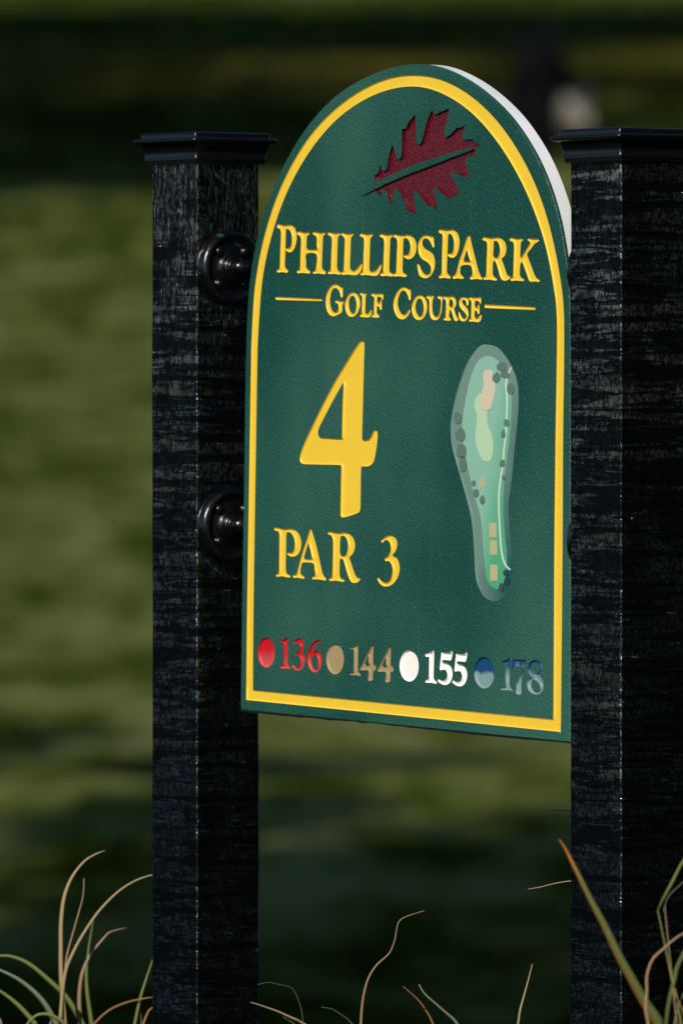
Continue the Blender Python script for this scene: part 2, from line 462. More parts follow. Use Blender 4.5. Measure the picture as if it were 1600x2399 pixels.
GLYPHS = [  # word, crop, loops, shift
 ('title', A_, [[(72,150),(95,120),(130,122),(210,138),(310,128),(360,145),(405,205),(430,300),(432,390),(415,490),(380,580),(330,630),(285,632),(240,600),(236,565),(285,560),(325,515),(343,440),(342,340),(325,265),(295,220),(265,205),(240,215),(232,300),(225,600),(216,850),(225,920),(275,965),(262,1008),(225,1008),(160,998),(85,1005),(70,965),(115,930),(125,870),(133,600),(145,300),(135,220),(110,200),(80,185)]]),
 ('title', A_, [[(440,275),(465,252),(520,258),(585,270),(645,262),(668,280),(660,310),(630,330),(618,370),(614,500),(622,575),(800,580),(797,500),(800,400),(790,345),(735,305),(727,275),(750,262),(800,262),(870,275),(940,265),(960,285),(950,310),(920,335),(912,400),(905,600),(895,880),(910,940),(962,985),(955,1035),(910,1035),(830,1022),(745,1030),(730,995),(775,965),(790,900),(797,670),(612,660),(605,800),(603,890),(620,935),(675,975),(668,1022),(620,1022),(540,1012),(450,1018),(440,980),(485,945),(497,880),(505,600),(512,420),(500,345),(450,310)]]),
 ('title', A_, [[(1003,290),(1020,268),(1070,275),(1140,285),(1205,272),(1230,290),(1225,315),(1195,345),(1185,400),(1178,650),(1172,900),(1185,960),(1238,1000),(1230,1043),(1190,1042),(1110,1030),(1020,1035),(1007,995),(1050,965),(1060,900),(1070,600),(1078,420),(1065,350),(1010,315)]]),
 ('title', A_, [[(1247,300),(1265,280),(1320,287),(1380,295),(1450,283),(1475,305),(1465,325),(1435,355),(1425,430),(1418,650),(1410,880),(1420,950),(1470,970),(1510,955),(1560,905),(1618,833),(1633,878),(1620,948),(1580,1018),(1520,1053),(1440,1050),(1360,1042),(1265,1048),(1250,1005),(1290,975),(1298,900),(1307,650),(1315,430),(1305,365),(1255,320)]]),
 ('title', B_, [[(103,235),(120,212),(170,215),(235,228),(310,213),(340,232),(330,260),(300,290),(290,360),(282,600),(275,850),(285,900),(320,908),(385,890),(440,830),(485,767),(500,785),(490,860),(460,930),(420,980),(360,990),(280,980),(200,970),(125,978),(113,945),(150,910),(160,850),(168,600),(178,370),(165,290),(110,262)]]),
 ('title', B_, [[(468,245),(490,222),(540,225),(600,238),(680,225),(702,240),(697,268),(665,300),(657,370),(648,600),(640,860),(650,915),(713,950),(708,998),(660,997),(580,988),(490,993),(475,955),(520,920),(530,850),(538,600),(545,380),(530,300),(478,275)]]),
 ('title', B_, [[(717,250),(737,227),(790,235),(880,245),(990,235),(1060,260),(1110,320),(1138,410),(1138,500),(1115,590),(1070,650),(1010,683),(950,672),(912,640),(905,620),(930,605),(975,600),(1005,565),(1022,500),(1025,430),(1010,360),(975,310),(935,297),(905,310),(897,400),(890,650),(885,880),(900,930),(958,960),(948,1008),(900,1007),(820,995),(732,1000),(724,960),(763,920),(770,860),(778,600),(787,400),(775,310),(722,275)]]),
 ('title', B_, [[(1440,255),(1425,265),(1390,260),(1320,237),(1250,260),(1195,330),(1170,420),(1170,510),(1190,600),(1235,670),(1300,715),(1360,755),(1400,815),(1405,880),(1385,935),(1335,962),(1285,950),(1235,890),(1190,790),(1165,763),(1152,785),(1165,880),(1185,960),(1220,1005),(1290,1033),(1350,1022),(1410,975),(1455,890),(1478,790),(1475,690),(1450,610),(1410,550),(1340,505),(1275,465),(1248,400),(1255,340),(1290,303),(1340,305),(1385,350),(1420,420),(1440,468),(1465,455),(1460,370),(1455,290),(1452,262)]]),
 ('title', C_, [[(47,70),(60,48),(95,47),(150,55),(240,48),(290,65),(330,120),(350,200),(348,290),(330,370),(295,440),(245,465),(200,450),(183,425),(187,400),(215,402),(245,385),(265,330),(270,240),(258,170),(230,120),(200,112),(185,130),(180,250),(172,450),(165,660),(175,695),(218,730),(212,768),(175,765),(120,757),(60,765),(47,740),(80,705),(90,660),(95,400),(103,150),(95,115),(52,95)]]),
 ('title', C_, [[(490,133),(470,150),(440,235),(400,360),(350,500),(315,640),(295,695),(255,735),(258,770),(295,770),(340,765),(395,775),(412,758),(400,730),(365,700),(362,640),(380,578),(515,575),(540,700),(510,745),(510,780),(560,778),(620,775),(675,785),(687,765),(655,720),(620,620),(570,420),(525,240),(508,155)], [(458,345),(440,400),(410,500),(415,512),(503,515),(480,430)]]),
 ('title', C_, [[(690,185),(705,160),(740,160),(800,170),(880,163),(940,165),(990,195),(1025,255),(1038,330),(1028,400),(1000,450),(970,478),(990,540),(1020,630),(1050,715),(1088,725),(1095,755),(1068,785),(1020,800),(975,785),(945,730),(915,620),(880,520),(855,503),(842,540),(838,650),(840,710),(860,740),(902,765),(890,797),(850,795),(785,783),(715,787),(698,760),(735,730),(745,680),(750,500),(757,280),(745,225),(695,205)], [(855,225),(850,330),(845,430),(865,455),(905,455),(935,410),(945,340),(930,260),(900,220),(875,213)]]),
 ('title', C_, [[(1088,190),(1105,170),(1140,173),(1190,182),(1260,175),(1285,195),(1275,215),(1253,235),(1248,290),(1243,380),(1245,460),(1300,390),(1360,295),(1390,235),(1355,210),(1355,185),(1375,178),(1430,185),(1500,183),(1518,200),(1505,225),(1450,260),(1400,330),(1345,400),(1360,470),(1410,600),(1465,740),(1530,790),(1520,817),(1470,813),(1385,810),(1365,780),(1330,680),(1290,570),(1268,520),(1243,560),(1235,680),(1245,740),(1298,775),(1290,805),(1250,803),(1180,797),(1110,803),(1097,775),(1130,745),(1140,690),(1145,500),(1150,290),(1140,235),(1092,210)]]),
 ('sub', D_, [[(415,95),(405,98),(380,97),(330,60),(275,42),(215,65),(165,130),(120,230),(103,340),(108,450),(135,550),(180,610),(240,635),(290,620),(345,595),(395,560),(408,510),(408,430),(435,380),(430,352),(380,355),(300,345),(280,355),(280,378),(325,405),(337,440),(335,500),(320,545),(270,562),(225,535),(195,460),(182,360),(190,250),(215,160),(255,118),(300,117),(345,160),(370,230),(380,285),(408,285),(415,230),(418,150)]]),
 ('sub', D_, [[(600,193),(545,215),(495,285),(460,380),(458,450),(475,550),(515,620),(570,645),(630,630),(685,570),(725,470),(735,390),(720,300),(675,225),(640,198)], [(590,255),(545,290),(527,360),(528,440),(545,520),(575,575),(610,582),(645,545),(665,460),(662,360),(640,290),(615,260)]]),
 ('sub', D_, [[(727,222),(740,203),(790,210),(845,207),(858,225),(845,250),(833,290),(830,420),(825,555),(835,585),(870,580),(905,550),(930,510),(950,530),(941,590),(918,635),(890,655),(830,652),(740,645),(730,615),(762,585),(765,480),(772,290),(760,255),(732,240)]]),
 ('sub', D_, [[(942,235),(955,215),(1010,220),(1100,217),(1155,222),(1158,270),(1152,330),(1130,340),(1130,430),(1128,490),(1112,520),(1092,495),(1090,462),(1045,455),(1042,500),(1040,580),(1082,612),(1075,660),(1010,655),(955,652),(945,625),(980,590),(985,500),(990,380),(995,290),(950,262)], [(1055,275),(1047,330),(1052,378),(1080,390),(1100,350),(1125,320),(1120,285),(1090,278)]]),
 ('sub', E_, [[(350,82),(335,90),(290,62),(235,48),(180,75),(125,150),(88,250),(78,340),(88,420),(120,500),(165,550),(220,567),(270,550),(315,500),(347,440),(345,410),(325,405),(295,455),(250,490),(215,480),(175,430),(150,350),(148,270),(165,190),(195,130),(235,102),(270,120),(300,165),(320,220),(327,258),(348,255),(355,200),(357,120)]]),
 ('sub', E_, [[(500,178),(445,195),(400,260),(372,350),(370,420),(390,500),(430,560),(485,577),(540,560),(590,490),(615,400),(613,320),(590,240),(545,190)], [(490,232),(455,260),(432,330),(430,400),(450,470),(485,515),(520,512),(550,460),(560,380),(550,300),(525,245)]]),
 ('sub', E_, [[(608,210),(620,188),(665,190),(715,185),(725,205),(715,232),(703,260),(697,340),(700,420),(715,490),(745,520),(785,515),(815,470),(830,380),(835,290),(830,250),(790,232),(782,205),(800,192),(850,197),(868,206),(870,225),(857,260),(852,360),(845,440),(815,530),(780,570),(735,580),(690,560),(660,490),(650,400),(650,290),(640,245),(612,230)]]),
 ('sub', E_, [[(882,203),(910,200),(950,205),(1010,198),(1050,215),(1078,270),(1075,340),(1050,385),(1045,395),(1060,450),(1085,525),(1112,555),(1103,585),(1070,595),(1045,570),(1020,490),(995,420),(975,420),(967,480),(965,530),(990,550),(990,585),(940,585),(885,580),(878,555),(905,530),(912,450),(917,320),(910,260),(883,235)], [(975,250),(970,300),(968,345),(990,365),(1015,355),(1030,310),(1020,265),(995,245)]]),
 ('sub', E_, [[(1270,225),(1240,222),(1190,205),(1150,225),(1128,275),(1130,340),(1160,400),(1210,450),(1240,490),(1242,520),(1220,550),(1185,545),(1150,500),(1130,440),(1117,445),(1117,500),(1132,560),(1160,590),(1200,600),(1240,580),(1268,530),(1275,460),(1255,390),(1210,340),(1175,300),(1175,265),(1205,252),(1235,280),(1250,350),(1268,340),(1275,280)]]),
 ('sub', E_, [[(1285,235),(1290,215),(1340,215),(1420,217),(1470,213),(1478,260),(1465,325),(1450,345),(1450,420),(1440,480),(1422,480),(1415,440),(1380,428),(1372,480),(1373,530),(1395,550),(1430,535),(1460,490),(1485,490),(1483,540),(1460,595),(1420,612),(1350,600),(1290,600),(1285,570),(1312,550),(1318,450),(1322,330),(1320,275),(1290,250)], [(1385,270),(1375,320),(1385,370),(1410,372),(1430,330),(1455,320),(1440,278)]]),
 ('hole', FO, [[(820,92),(795,110),(740,190),(640,350),(520,550),(390,790),(280,1010),(170,1240),(100,1400),(68,1510),(68,1565),(100,1602),(300,1610),(560,1616),(573,1630),(570,1800),(565,2050),(563,2220),(572,2250),(600,2258),(700,2230),(780,2198),(803,2160),(808,2000),(813,1655),(825,1634),(900,1632),(950,1600),(975,1550),(1000,1420),(1017,1270),(1012,1210),(990,1185),(970,1195),(940,1260),(905,1300),(870,1308),(832,1310),(826,1295),(830,1100),(838,800),(848,400),(855,160),(848,110)], [(600,605),(570,650),(480,810),(380,1000),(305,1150),(287,1220),(300,1270),(330,1280),(570,1294),(581,1283),(583,1150),(590,850)]]),
 ('par', G_, [[(22,90),(40,80),(100,85),(180,103),(260,97),(340,105),(400,145),(450,230),(470,330),(460,430),(425,510),(370,553),(310,562),(260,545),(235,510),(245,497),(290,503),(335,475),(360,410),(362,320),(340,230),(300,170),(255,152),(225,170),(218,260),(215,500),(210,780),(225,840),(288,880),(280,910),(230,908),(150,890),(60,897),(45,870),(85,845),(100,800),(103,600),(105,350),(105,190),(85,140),(30,125)]]),
 ('par', G_, [[(625,97),(610,125),(560,290),(500,460),(450,640),(410,800),(385,855),(333,880),(340,915),(390,912),(450,922),(515,932),(522,905),(500,880),(460,850),(455,790),(475,690),(500,660),(670,672),(690,760),(705,850),(690,885),(655,910),(662,943),(720,940),(800,950),(870,962),(882,930),(850,890),(820,830),(780,650),(720,380),(660,180),(642,120)], [(588,338),(565,400),(530,510),(515,590),(525,600),(645,603),(640,540),(610,410)]]),
 ('par', G_, [[(915,165),(935,148),(1000,158),(1090,168),(1180,160),(1260,175),(1320,230),(1360,320),(1363,410),(1340,490),(1300,545),(1270,572),(1290,640),(1330,760),(1380,890),(1445,920),(1450,950),(1410,990),(1360,1003),(1310,990),(1270,930),(1230,820),(1180,640),(1150,597),(1120,600),(1110,660),(1108,800),(1112,890),(1135,925),(1188,945),(1180,980),(1130,978),(1050,963),(950,967),(935,935),(975,910),(990,860),(997,600),(1000,350),(990,250),(960,205),(920,190)], [(1125,230),(1117,330),(1113,480),(1130,540),(1160,553),(1210,530),(1240,460),(1250,380),(1235,290),(1200,230),(1160,212)]]),
 ('par', T_, [[(358,435),(385,490),(430,460),(500,405),(560,392),(640,440),(690,540),(712,660),(700,790),(660,890),(600,985),(510,1065),(490,1105),(510,1160),(540,1172),(610,1160),(680,1200),(740,1310),(775,1440),(770,1600),(735,1760),(680,1870),(600,1935),(520,1955),(420,1930),(330,1850),(265,1780),(220,1785),(225,1860),(290,1970),(400,2070),(530,2105),(660,2080),(800,1990),(920,1840),(1000,1660),(1035,1460),(1020,1280),(960,1100),(870,1000),(765,955),(830,870),(910,740),(945,580),(930,430),(870,310),(780,235),(690,212),(590,230),(470,310),(390,380)]]),
 ('red', Q1, [[(525,190),(540,215),(535,235),(590,245),(597,290),(595,500),(582,690),(560,720),(525,750),(530,790),(600,795),(660,795),(730,808),(742,770),(710,740),(685,700),(690,500),(687,250),(688,120),(678,105),(660,130),(610,160),(560,175)]]),
 ('red', Q1, [[(805,245),(820,270),(850,255),(885,235),(920,245),(945,300),(935,370),(900,440),(860,480),(860,505),(910,505),(950,560),(960,640),(945,720),(910,765),(870,765),(820,730),(785,695),(765,710),(780,760),(820,810),(890,840),(960,820),(1020,750),(1055,650),(1050,560),(1025,480),(990,435),(1020,350),(1030,270),(1005,190),(960,145),(910,142),(850,175)]]),
 ('red', Q1, [[(1405,195),(1395,175),(1340,180),(1270,210),(1200,280),(1140,390),(1108,500),(1105,620),(1130,730),(1180,830),(1260,878),(1330,850),(1390,770),(1420,660),(1420,560),(1390,470),(1340,415),(1280,410),(1230,440),(1230,400),(1265,310),(1330,240),(1395,220)], [(1255,485),(1215,540),(1198,610),(1205,700),(1235,780),(1275,805),(1310,780),(1330,700),(1325,590),(1300,510)]]),
 ('tan', Q2, [[(555,260),(575,285),(630,290),(635,400),(632,600),(625,750),(600,790),(558,800),(560,840),(640,845),(700,848),(770,865),(788,830),(750,795),(725,760),(725,500),(725,250),(720,165),(705,155),(680,195),(620,225)]]),
 ('tan', Q2, FOUR), ('tan', Q2, FOUR, (376, 32)),
 ('white', Q3, [[(573,300),(590,335),(650,340),(652,420),(650,600),(645,790),(610,805),(577,830),(585,860),(640,865),(710,870),(795,888),(810,850),(770,810),(745,780),(750,500),(755,300),(752,215),(735,198),(715,215),(690,245),(610,270)]]),
 ('white', Q3, [FIVE]), ('white', Q3, [FIVE], (299, 28)),
 ('blue', Q4, [[(612,240),(625,262),(680,275),(685,340),(685,500),(690,690),(670,730),(605,755),(605,795),(680,800),(760,802),(825,818),(835,785),(790,755),(770,720),(772,500),(768,280),(768,190),(755,165),(735,190),(700,215)]]),
 ('blue', Q4, [[(828,215),(845,200),(920,210),(1000,215),(1070,212),(1082,240),(1078,300),(1050,370),(1010,560),(995,700),(1000,790),(1003,840),(975,882),(940,890),(900,870),(888,820),(895,740),(895,690),(940,580),(1000,460),(1040,380),(1000,345),(930,345),(870,350),(840,390),(825,430),(812,400),(820,300)]]),
 ('blue', Q4, [[(1260,215),(1190,240),(1140,300),(1120,370),(1120,430),(1150,500),(1190,545),(1140,580),(1105,640),(1105,720),(1130,790),(1190,855),(1270,885),(1350,865),(1405,800),(1425,700),(1415,610),(1385,540),(1345,500),(1385,440),(1395,370),(1385,300),(1340,240)], [(1260,265),(1210,290),(1190,340),(1215,420),(1270,470),(1320,465),(1350,410),(1340,330),(1310,280)], [(1210,590),(1190,650),(1195,740),(1230,800),(1290,822),(1345,790),(1355,720),(1320,650),(1260,605)]]),
]
DOTS = [('red', Q1, 222, 450, 186, 325), ('tan', Q2, 228, 498, 193, 330), ('white', Q3, 246, 522, 195, 320), ('blue', Q4, 278, 463, 195, 305)]
RULES = [[(60,451),(310,461),(312,474),(60,466)], [(1187,492),(1460,505),(1460,522),(1188,510)]]
LEAF = [(308,885),(305,820),(330,815),(345,770),(352,732),(362,750),(378,785),(400,785),(415,765),(425,690),(440,620),(465,545),(482,590),(500,650),(525,682),(548,655),(555,560),(555,400),(590,398),(610,345),(640,310),(670,262),(680,300),(685,360),(685,450),(690,530),(710,545),(735,520),(760,420),(790,310),(800,280),(830,228),(850,265),(865,268),(910,238),(935,235),(985,207),(980,250),(970,300),(972,330),(945,400),(940,450),(955,480),(1000,450),(1060,385),(1090,390),(1130,360),(1115,420),(1108,490),(1130,500),(1200,492),(1230,530),(1272,545),(1240,580),(1228,600),(1225,635),(1140,670),(1135,710),(1150,760),(1170,790),(1168,822),(1120,845),(1095,830),(1050,800),(990,800),(1010,840),(1060,920),(1068,960),(1085,1012),(1010,1018),(992,1050),(960,1025),(900,975),(865,930),(845,935),(850,1000),(870,1060),(878,1140),(830,1105),(790,1108),(750,1050),(700,975),(670,968),(660,1000),(668,1060),(690,1195),(640,1165),(595,1140),(580,1080),(540,985),(510,955),(480,955),(470,1000),(465,1088),(435,1060),(425,1010),(400,960),(380,945),(365,960),(360,1020),(330,985),(305,972),(250,1000),(188,1028),(190,1015),(400,905),(600,820),(800,745),(1000,665),(1195,592),(1195,570),(1100,590),(1000,620),(800,685),(600,755),(450,825),(360,870)]

def px_path(ox, oy, sc, pts): return [(ox + x / sc, oy + y / sc) for x, y in pts]
R1c = (580, 130, 4.124); R2c = (960, 130, 4.018); Z5 = (1250, 700, 3.917)
def open_smooth(pts, sub=4):
    n = len(pts); out = []
    for i in range(n - 1):
        p0 = np.array(pts[max(i - 1, 0)], float); p1 = np.array(pts[i], float); p2 = np.array(pts[i + 1], float); p3 = np.array(pts[min(i + 2, n - 1)], float)
        for s in range(sub):
            t = s / sub
            out.append(tuple(0.5 * ((2 * p1) + (-p0 + p2) * t + (2 * p0 - 5 * p1 + 4 * p2 - p3) * t * t + (-p0 + 3 * p1 - 3 * p2 + p3) * t ** 3)))
    out.append(tuple(pts[-1]))
    return out
# outer edge of the green face: bottom left corner, up, over the arch, down to the bottom right corner
o_left = [(564.7, 1661.2), (568.0, 1400), (572.5, 1140), (575.7, 880), (578.4, 777)] + px_path(*R1c, [(8,2351),(15,2250),(40,2040),(75,1860),(110,1700),(170,1500),(240,1305),(320,1125),(430,905),(560,705),(700,535),(850,390),(1000,285),(1200,185),(1400,115)])
o_right = px_path(*R2c, [(0,85),(150,88),(270,110),(400,160),(560,245),(700,345),(850,480),(960,600),(1080,770),(1180,940),(1260,1110),(1330,1300),(1390,1500),(1430,1700),(1460,1880),(1480,2050),(1492,2200),(1498,2351)]) + [(1333.6, 880), (1333.6, 1200), (1333.4, 1500), (1333.2, 1737)]
OUT_PX = open_smooth(o_left + o_right)
yo_l = [(577.2, 1639.5), (579.6, 1400), (588, 880), (589.6, 800)] + px_path(*R1c, [(60,2351),(65,2300),(85,2130),(115,1950),(160,1745),(220,1540),(290,1340),(370,1160),(470,970),(580,800),(700,650),(850,505),(1000,390),(1150,300),(1300,235),(1450,195)])
yo_r = px_path(*R2c, [(0,183),(120,185),(250,205),(400,265),(550,355),(700,480),(820,610),(940,770),(1050,950),(1150,1140),(1230,1340),(1300,1550),(1350,1760),(1390,1950),(1420,2150)]) + px_path(*Z5, [(272,0),(277,270),(275,700),(268,1200),(262,2351)]) + [(1313.8, 1630), (1312.6, 1711), (1311, 1714.5)]
YOUT_PX = open_smooth(yo_l + yo_r)
yi_l = [(592.7, 1616.6), (594.5, 1400), (602.5, 880), (604.3, 800)] + px_path(*R1c, [(125,2351),(135,2230),(160,2050),(200,1860),(255,1660),(320,1460),(400,1270),(500,1080),(600,920),(720,760),(850,620),(980,515),(1130,420),(1280,350),(1430,310)])
yi_r = px_path(*R2c, [(0,287),(110,292),(240,325),(370,385),(520,480),(650,600),(780,750),(900,920),(1010,1110),(1100,1290),(1180,1490),(1250,1690),(1300,1890),(1340,2090),(1362,2270)]) + px_path(*Z5, [(203,0),(212,270),(208,700),(198,1300),(187,2351)]) + [(1296, 1630), (1295, 1685.7)]
YIN_PX = open_smooth(yi_l + yi_r)
def smooth_arch(path, ylim=735, passes=14):
    """even out tracing wobble on the arch; the straight sides keep their points"""
    a = np.array(path)
    for _ in range(passes):
        b = a.copy()
        b[1:-1] = 0.25 * a[:-2] + 0.5 * a[1:-1] + 0.25 * a[2:]
        msk = a[:, 1] < ylim; msk[0] = msk[-1] = False
        a = np.where(msk[:, None], b, a)
    return [tuple(p) for p in a]
OUT_PX, YOUT_PX, YIN_PX = smooth_arch(OUT_PX), smooth_arch(YOUT_PX), smooth_arch(YIN_PX)
OUTL = orient([[sp2(*p) for p in OUT_PX]])[0]
YOUT = [sp2(*p) for p in YOUT_PX]
YIN = [sp2(*p) for p in YIN_PX]

# ------------------------------------------------------------------ the sign
sign = empty('golf_sign', ORG, ROTZ)
tag(sign, 'green arched golf hole sign with yellow border, maroon oak leaf and large yellow 4', 'sign')
groups = [[OUTL]]
recs = []
for g in GLYPHS:
    kind, crop, loops = g[0], g[1], g[2]
    dx, dy = g[3] if len(g) > 3 else (0, 0)
    sub = 2 if kind in ('sub',) else 3
    L = [loop(p, *crop, True, sub, dx, dy) for p in loops]
    recs.append((kind, L)); groups.append(L)
dots = []
for kind, crop, cx, cy, rx, ry in DOTS:
    pts = [(cx + rx * math.cos(a) , cy + ry * math.sin(a) + (0.035 * rx * math.cos(a))) for a in np.linspace(0, 2 * math.pi, 64, endpoint=False)]
    L = [loop(pts, *crop, False)]
    dots.append((kind, L)); groups.append(L)
rules = []
for r in RULES:
    L = [loop(r, 620, 500, 2.306, False)]
    rules.append(L); groups.append(L)
leafL = [loop(LEAF, 800, 200, 3.92, False)]
groups.append(leafL)
borderL = [YOUT, YIN]
groups.append(borderL)
MAPC = (1000, 780, 3.617)
MAP_OUT = [(500,90),(440,105),(370,190),(320,290),(270,430),(235,560),(210,680),(198,790),(205,920),(235,1060),(280,1210),(330,1390),(370,1550),(390,1720),(400,1900),(410,2060),(440,2160),(490,2240),(560,2272),(630,2250),(680,2180),(712,2080),(718,1900),(710,1750),(695,1600),(690,1450),(705,1330),(725,1150),(750,900),(770,700),(775,520),(765,420),(730,310),(660,190),(590,115)]
mapL = [loop(MAP_OUT, *MAPC, True, 4)]
groups.append(mapL)

# green face with every routed shape cut out of it, a small chamfer and the green cap layer
v, t = fill(None, groups)
verts = [(x, 0.0, z) for x, z in v]; faces = list(t)
(nv, rv), = inset_amount([OUTL], 0.0007)
oa = np.array(OUTL)
def ring(off, y):
    k = len(verts)
    verts.extend([(x, y, z) for x, z in oa - nv * off]); return k
def band(k0, k1, m):
    for i in range(m):
        j = (i + 1) % m
        faces.append((k0 + j, k0 + i, k1 + i, k1 + j))
m = len(OUTL)
ka, kb, kc = ring(0.0, 0.0), ring(0.0008, 0.0008), ring(0.0008, 0.0042)
band(ka, kb, m); band(kb, kc, m)
mesh_obj('face_panel', verts, faces, M_GREEN, sign)
# white core behind the face
verts, faces = [], []
kb, kc, kd = ring(0.0004, 0.0042), ring(0.0006, 0.0046), ring(0.0006, T_SIGN)
band(kb, kc, m); band(kc, kd, m)
bv, bt = fill([[tuple(p) for p in (oa - nv * 0.0006)]])
k = len(verts); verts += [(x, T_SIGN, z) for x, z in bv]; faces += [(k + a, k + c, k + b) for a, b, c in bt]
mesh_obj('white_core', verts, faces, M_WHITE_CORE, sign)
# dark grime hanging in drips along the bottom edge
rng = random.Random(5)
x0, z0 = OUTL[int(np.argmin(oa[:, 0] + oa[:, 1] * 3))]
bl = sp2(564.7, 1661.2); br = sp2(1333.2, 1737)
n = 120; top, bot = [], []
for i in range(n + 1):
    s = i / n
    x = bl[0] + (br[0] - bl[0]) * s; z = bl[1] + (br[1] - bl[1]) * s
    d = 0.0016 + 0.0008 * math.sin(s * 9 + 1) + 0.0022 * max(0, noise.noise(Vector((s * 26, 3.3, 0)))) * (1.3 if s < .45 else .5)
    top.append((x, z - 0.0005)); bot.append((x, z - 0.0006 - d))
verts = []; faces = []
for (x, z), (xb, zb) in zip(top, bot):
    verts += [(x, 0.0006, z), (xb, 0.0010, zb), (xb, T_SIGN - .001, zb), (x, T_SIGN - .0004, z)]
for i in range(n):
    a = 4 * i; b = a + 4
    faces += [(a + 1, b + 1, b, a), (a + 2, b + 2, b + 1, a + 1), (a + 3, b + 3, b + 2, a + 2)]
faces += [(0, 3, 2, 1), (4 * n, 4 * n + 1, 4 * n + 2, 4 * n + 3)]
mesh_obj('bottom_grime', verts, faces, M_GRIME, sign)

recess('border', borderL, 0.0017, 0.0012, M_YEL, sign, 3)
recess('leaf_emblem', leafL, 0.0034, 0.0006, M_LEAF, sign, 3)
for r in rules: recess('rule_line', r, 0.0016, 0.0010, M_YEL, sign, 3)
zr = lambda L: (min(p[1] for p in L[0]), max(p[1] for p in L[0]))
RED, REDF = (0.50, 0.004, 0.012), (0.55, 0.105, 0.085)
BLU, BLUF = (0.004, 0.055, 0.15), (0.19, 0.29, 0.31)
M_RED = m_faded('red paint', RED, REDF, zr(dots[0][1])[0] - .002, zr(dots[0][1])[0] + .019)
M_BLU = m_faded('blue paint', BLU, BLUF, zr(dots[3][1])[0] + .0165, zr(dots[3][1])[0] + .0200, 0.7)
M_BLUN = m_faded('blue numeral paint', BLU, BLUF, zr(dots[3][1])[0] + .010, zr(dots[3][1])[0] + .026, 1.5)
M_REDN = m_faded('red numeral paint', RED, REDF, zr(dots[0][1])[0] - .012, zr(dots[0][1])[0] + .018, 0.9)
PAL = {'title': M_YEL, 'sub': M_YEL, 'hole': M_YEL, 'par': M_YEL, 'red': M_REDN, 'tan': M_TAN, 'white': M_WHITE, 'blue': M_BLUN}
PALD = dict(PAL, red=M_RED, blue=M_BLU)
for i, (kind, L) in enumerate(recs):
    deep = {'hole': 0.0022, 'title': 0.0020, 'sub': 0.0017, 'par': 0.0021}.get(kind, 0.0026)
    nm = 'numeral' if kind in ('hole', 'red', 'tan', 'white', 'blue') or i == 26 else 'letter'
    recess(nm, L, deep, 0.0017 if kind != 'hole' else 0.0016, PAL[kind], sign, 4)
for kind, L in dots:
    o = recess('distance_dot', L, 0.0026, 0.0016, PALD[kind], sign, 4)
    tag(o, {'red': 'red dot fading paler at the bottom', 'tan': 'tan dot', 'white': 'white dot', 'blue': 'blue dot with bleached lower half'}[kind])

# printed course map sunk in the face
def m_print(name, c, sheen=None, rough=0.24):
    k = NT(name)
    if sheen:
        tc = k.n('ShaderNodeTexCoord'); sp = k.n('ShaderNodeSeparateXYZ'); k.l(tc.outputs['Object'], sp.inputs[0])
        v = k.math('ADD', k.math('MULTIPLY', sp.outputs[0], 2.3), k.math('MULTIPLY', sp.outputs[2], -0.62))  # diagonal colour fade painted in for the sky sheen on the plate
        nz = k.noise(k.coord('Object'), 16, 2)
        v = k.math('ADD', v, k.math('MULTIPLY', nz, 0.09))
        mr = k.n('ShaderNodeMapRange'); k.l(v, mr.inputs[0]); mr.inputs[1].default_value = sheen[1]; mr.inputs[2].default_value = sheen[2]
        k.set(k.mix(mr.outputs[0], c, sheen[0]), rough, 0.45)
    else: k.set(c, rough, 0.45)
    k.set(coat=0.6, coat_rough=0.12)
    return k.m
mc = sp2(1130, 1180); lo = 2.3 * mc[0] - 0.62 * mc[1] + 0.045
M_ROUGH = m_print('map rough print and sheen', (0.135, 0.240, 0.205), ((0.006, 0.075, 0.095), lo + 0.03, lo + 0.16))
M_FAIR = m_print('map fairway print and sheen', (0.225, 0.45, 0.355), ((0.062, 0.36, 0.185), lo - 0.01, lo + 0.09))
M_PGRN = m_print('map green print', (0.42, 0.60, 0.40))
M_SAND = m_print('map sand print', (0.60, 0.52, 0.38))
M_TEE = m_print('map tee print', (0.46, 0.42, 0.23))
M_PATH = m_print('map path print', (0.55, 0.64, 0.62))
M_TREE = m_print('map tree print and sheen', (0.095, 0.160, 0.135), ((0.003, 0.030, 0.045), lo + 0.06, lo + 0.17))
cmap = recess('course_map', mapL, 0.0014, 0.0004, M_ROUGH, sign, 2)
Y0 = 0.0014
FAIR = [(505,195),(450,215),(400,280),(355,400),(325,540),(300,680),(290,780),(295,900),(325,1080),(360,1240),(400,1400),(440,1530),(460,1680),(470,1850),(485,2000),(500,2090),(540,2150),(590,2170),(640,2120),(660,2040),(668,1900),(655,1750),(640,1550),(642,1350),(655,1180),(685,950),(705,720),(708,560),(695,450),(660,350),(610,260),(560,210)]
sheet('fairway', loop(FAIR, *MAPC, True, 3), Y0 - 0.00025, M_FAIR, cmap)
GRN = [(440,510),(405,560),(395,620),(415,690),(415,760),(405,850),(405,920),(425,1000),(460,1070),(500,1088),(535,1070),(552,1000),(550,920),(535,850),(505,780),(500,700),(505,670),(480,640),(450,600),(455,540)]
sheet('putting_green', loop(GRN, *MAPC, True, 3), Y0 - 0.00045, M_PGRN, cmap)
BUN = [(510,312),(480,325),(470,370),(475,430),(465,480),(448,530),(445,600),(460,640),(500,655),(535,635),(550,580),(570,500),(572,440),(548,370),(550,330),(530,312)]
sheet('bunker', loop(BUN, *MAPC, True, 3), Y0 - 0.00065, M_SAND, cmap)
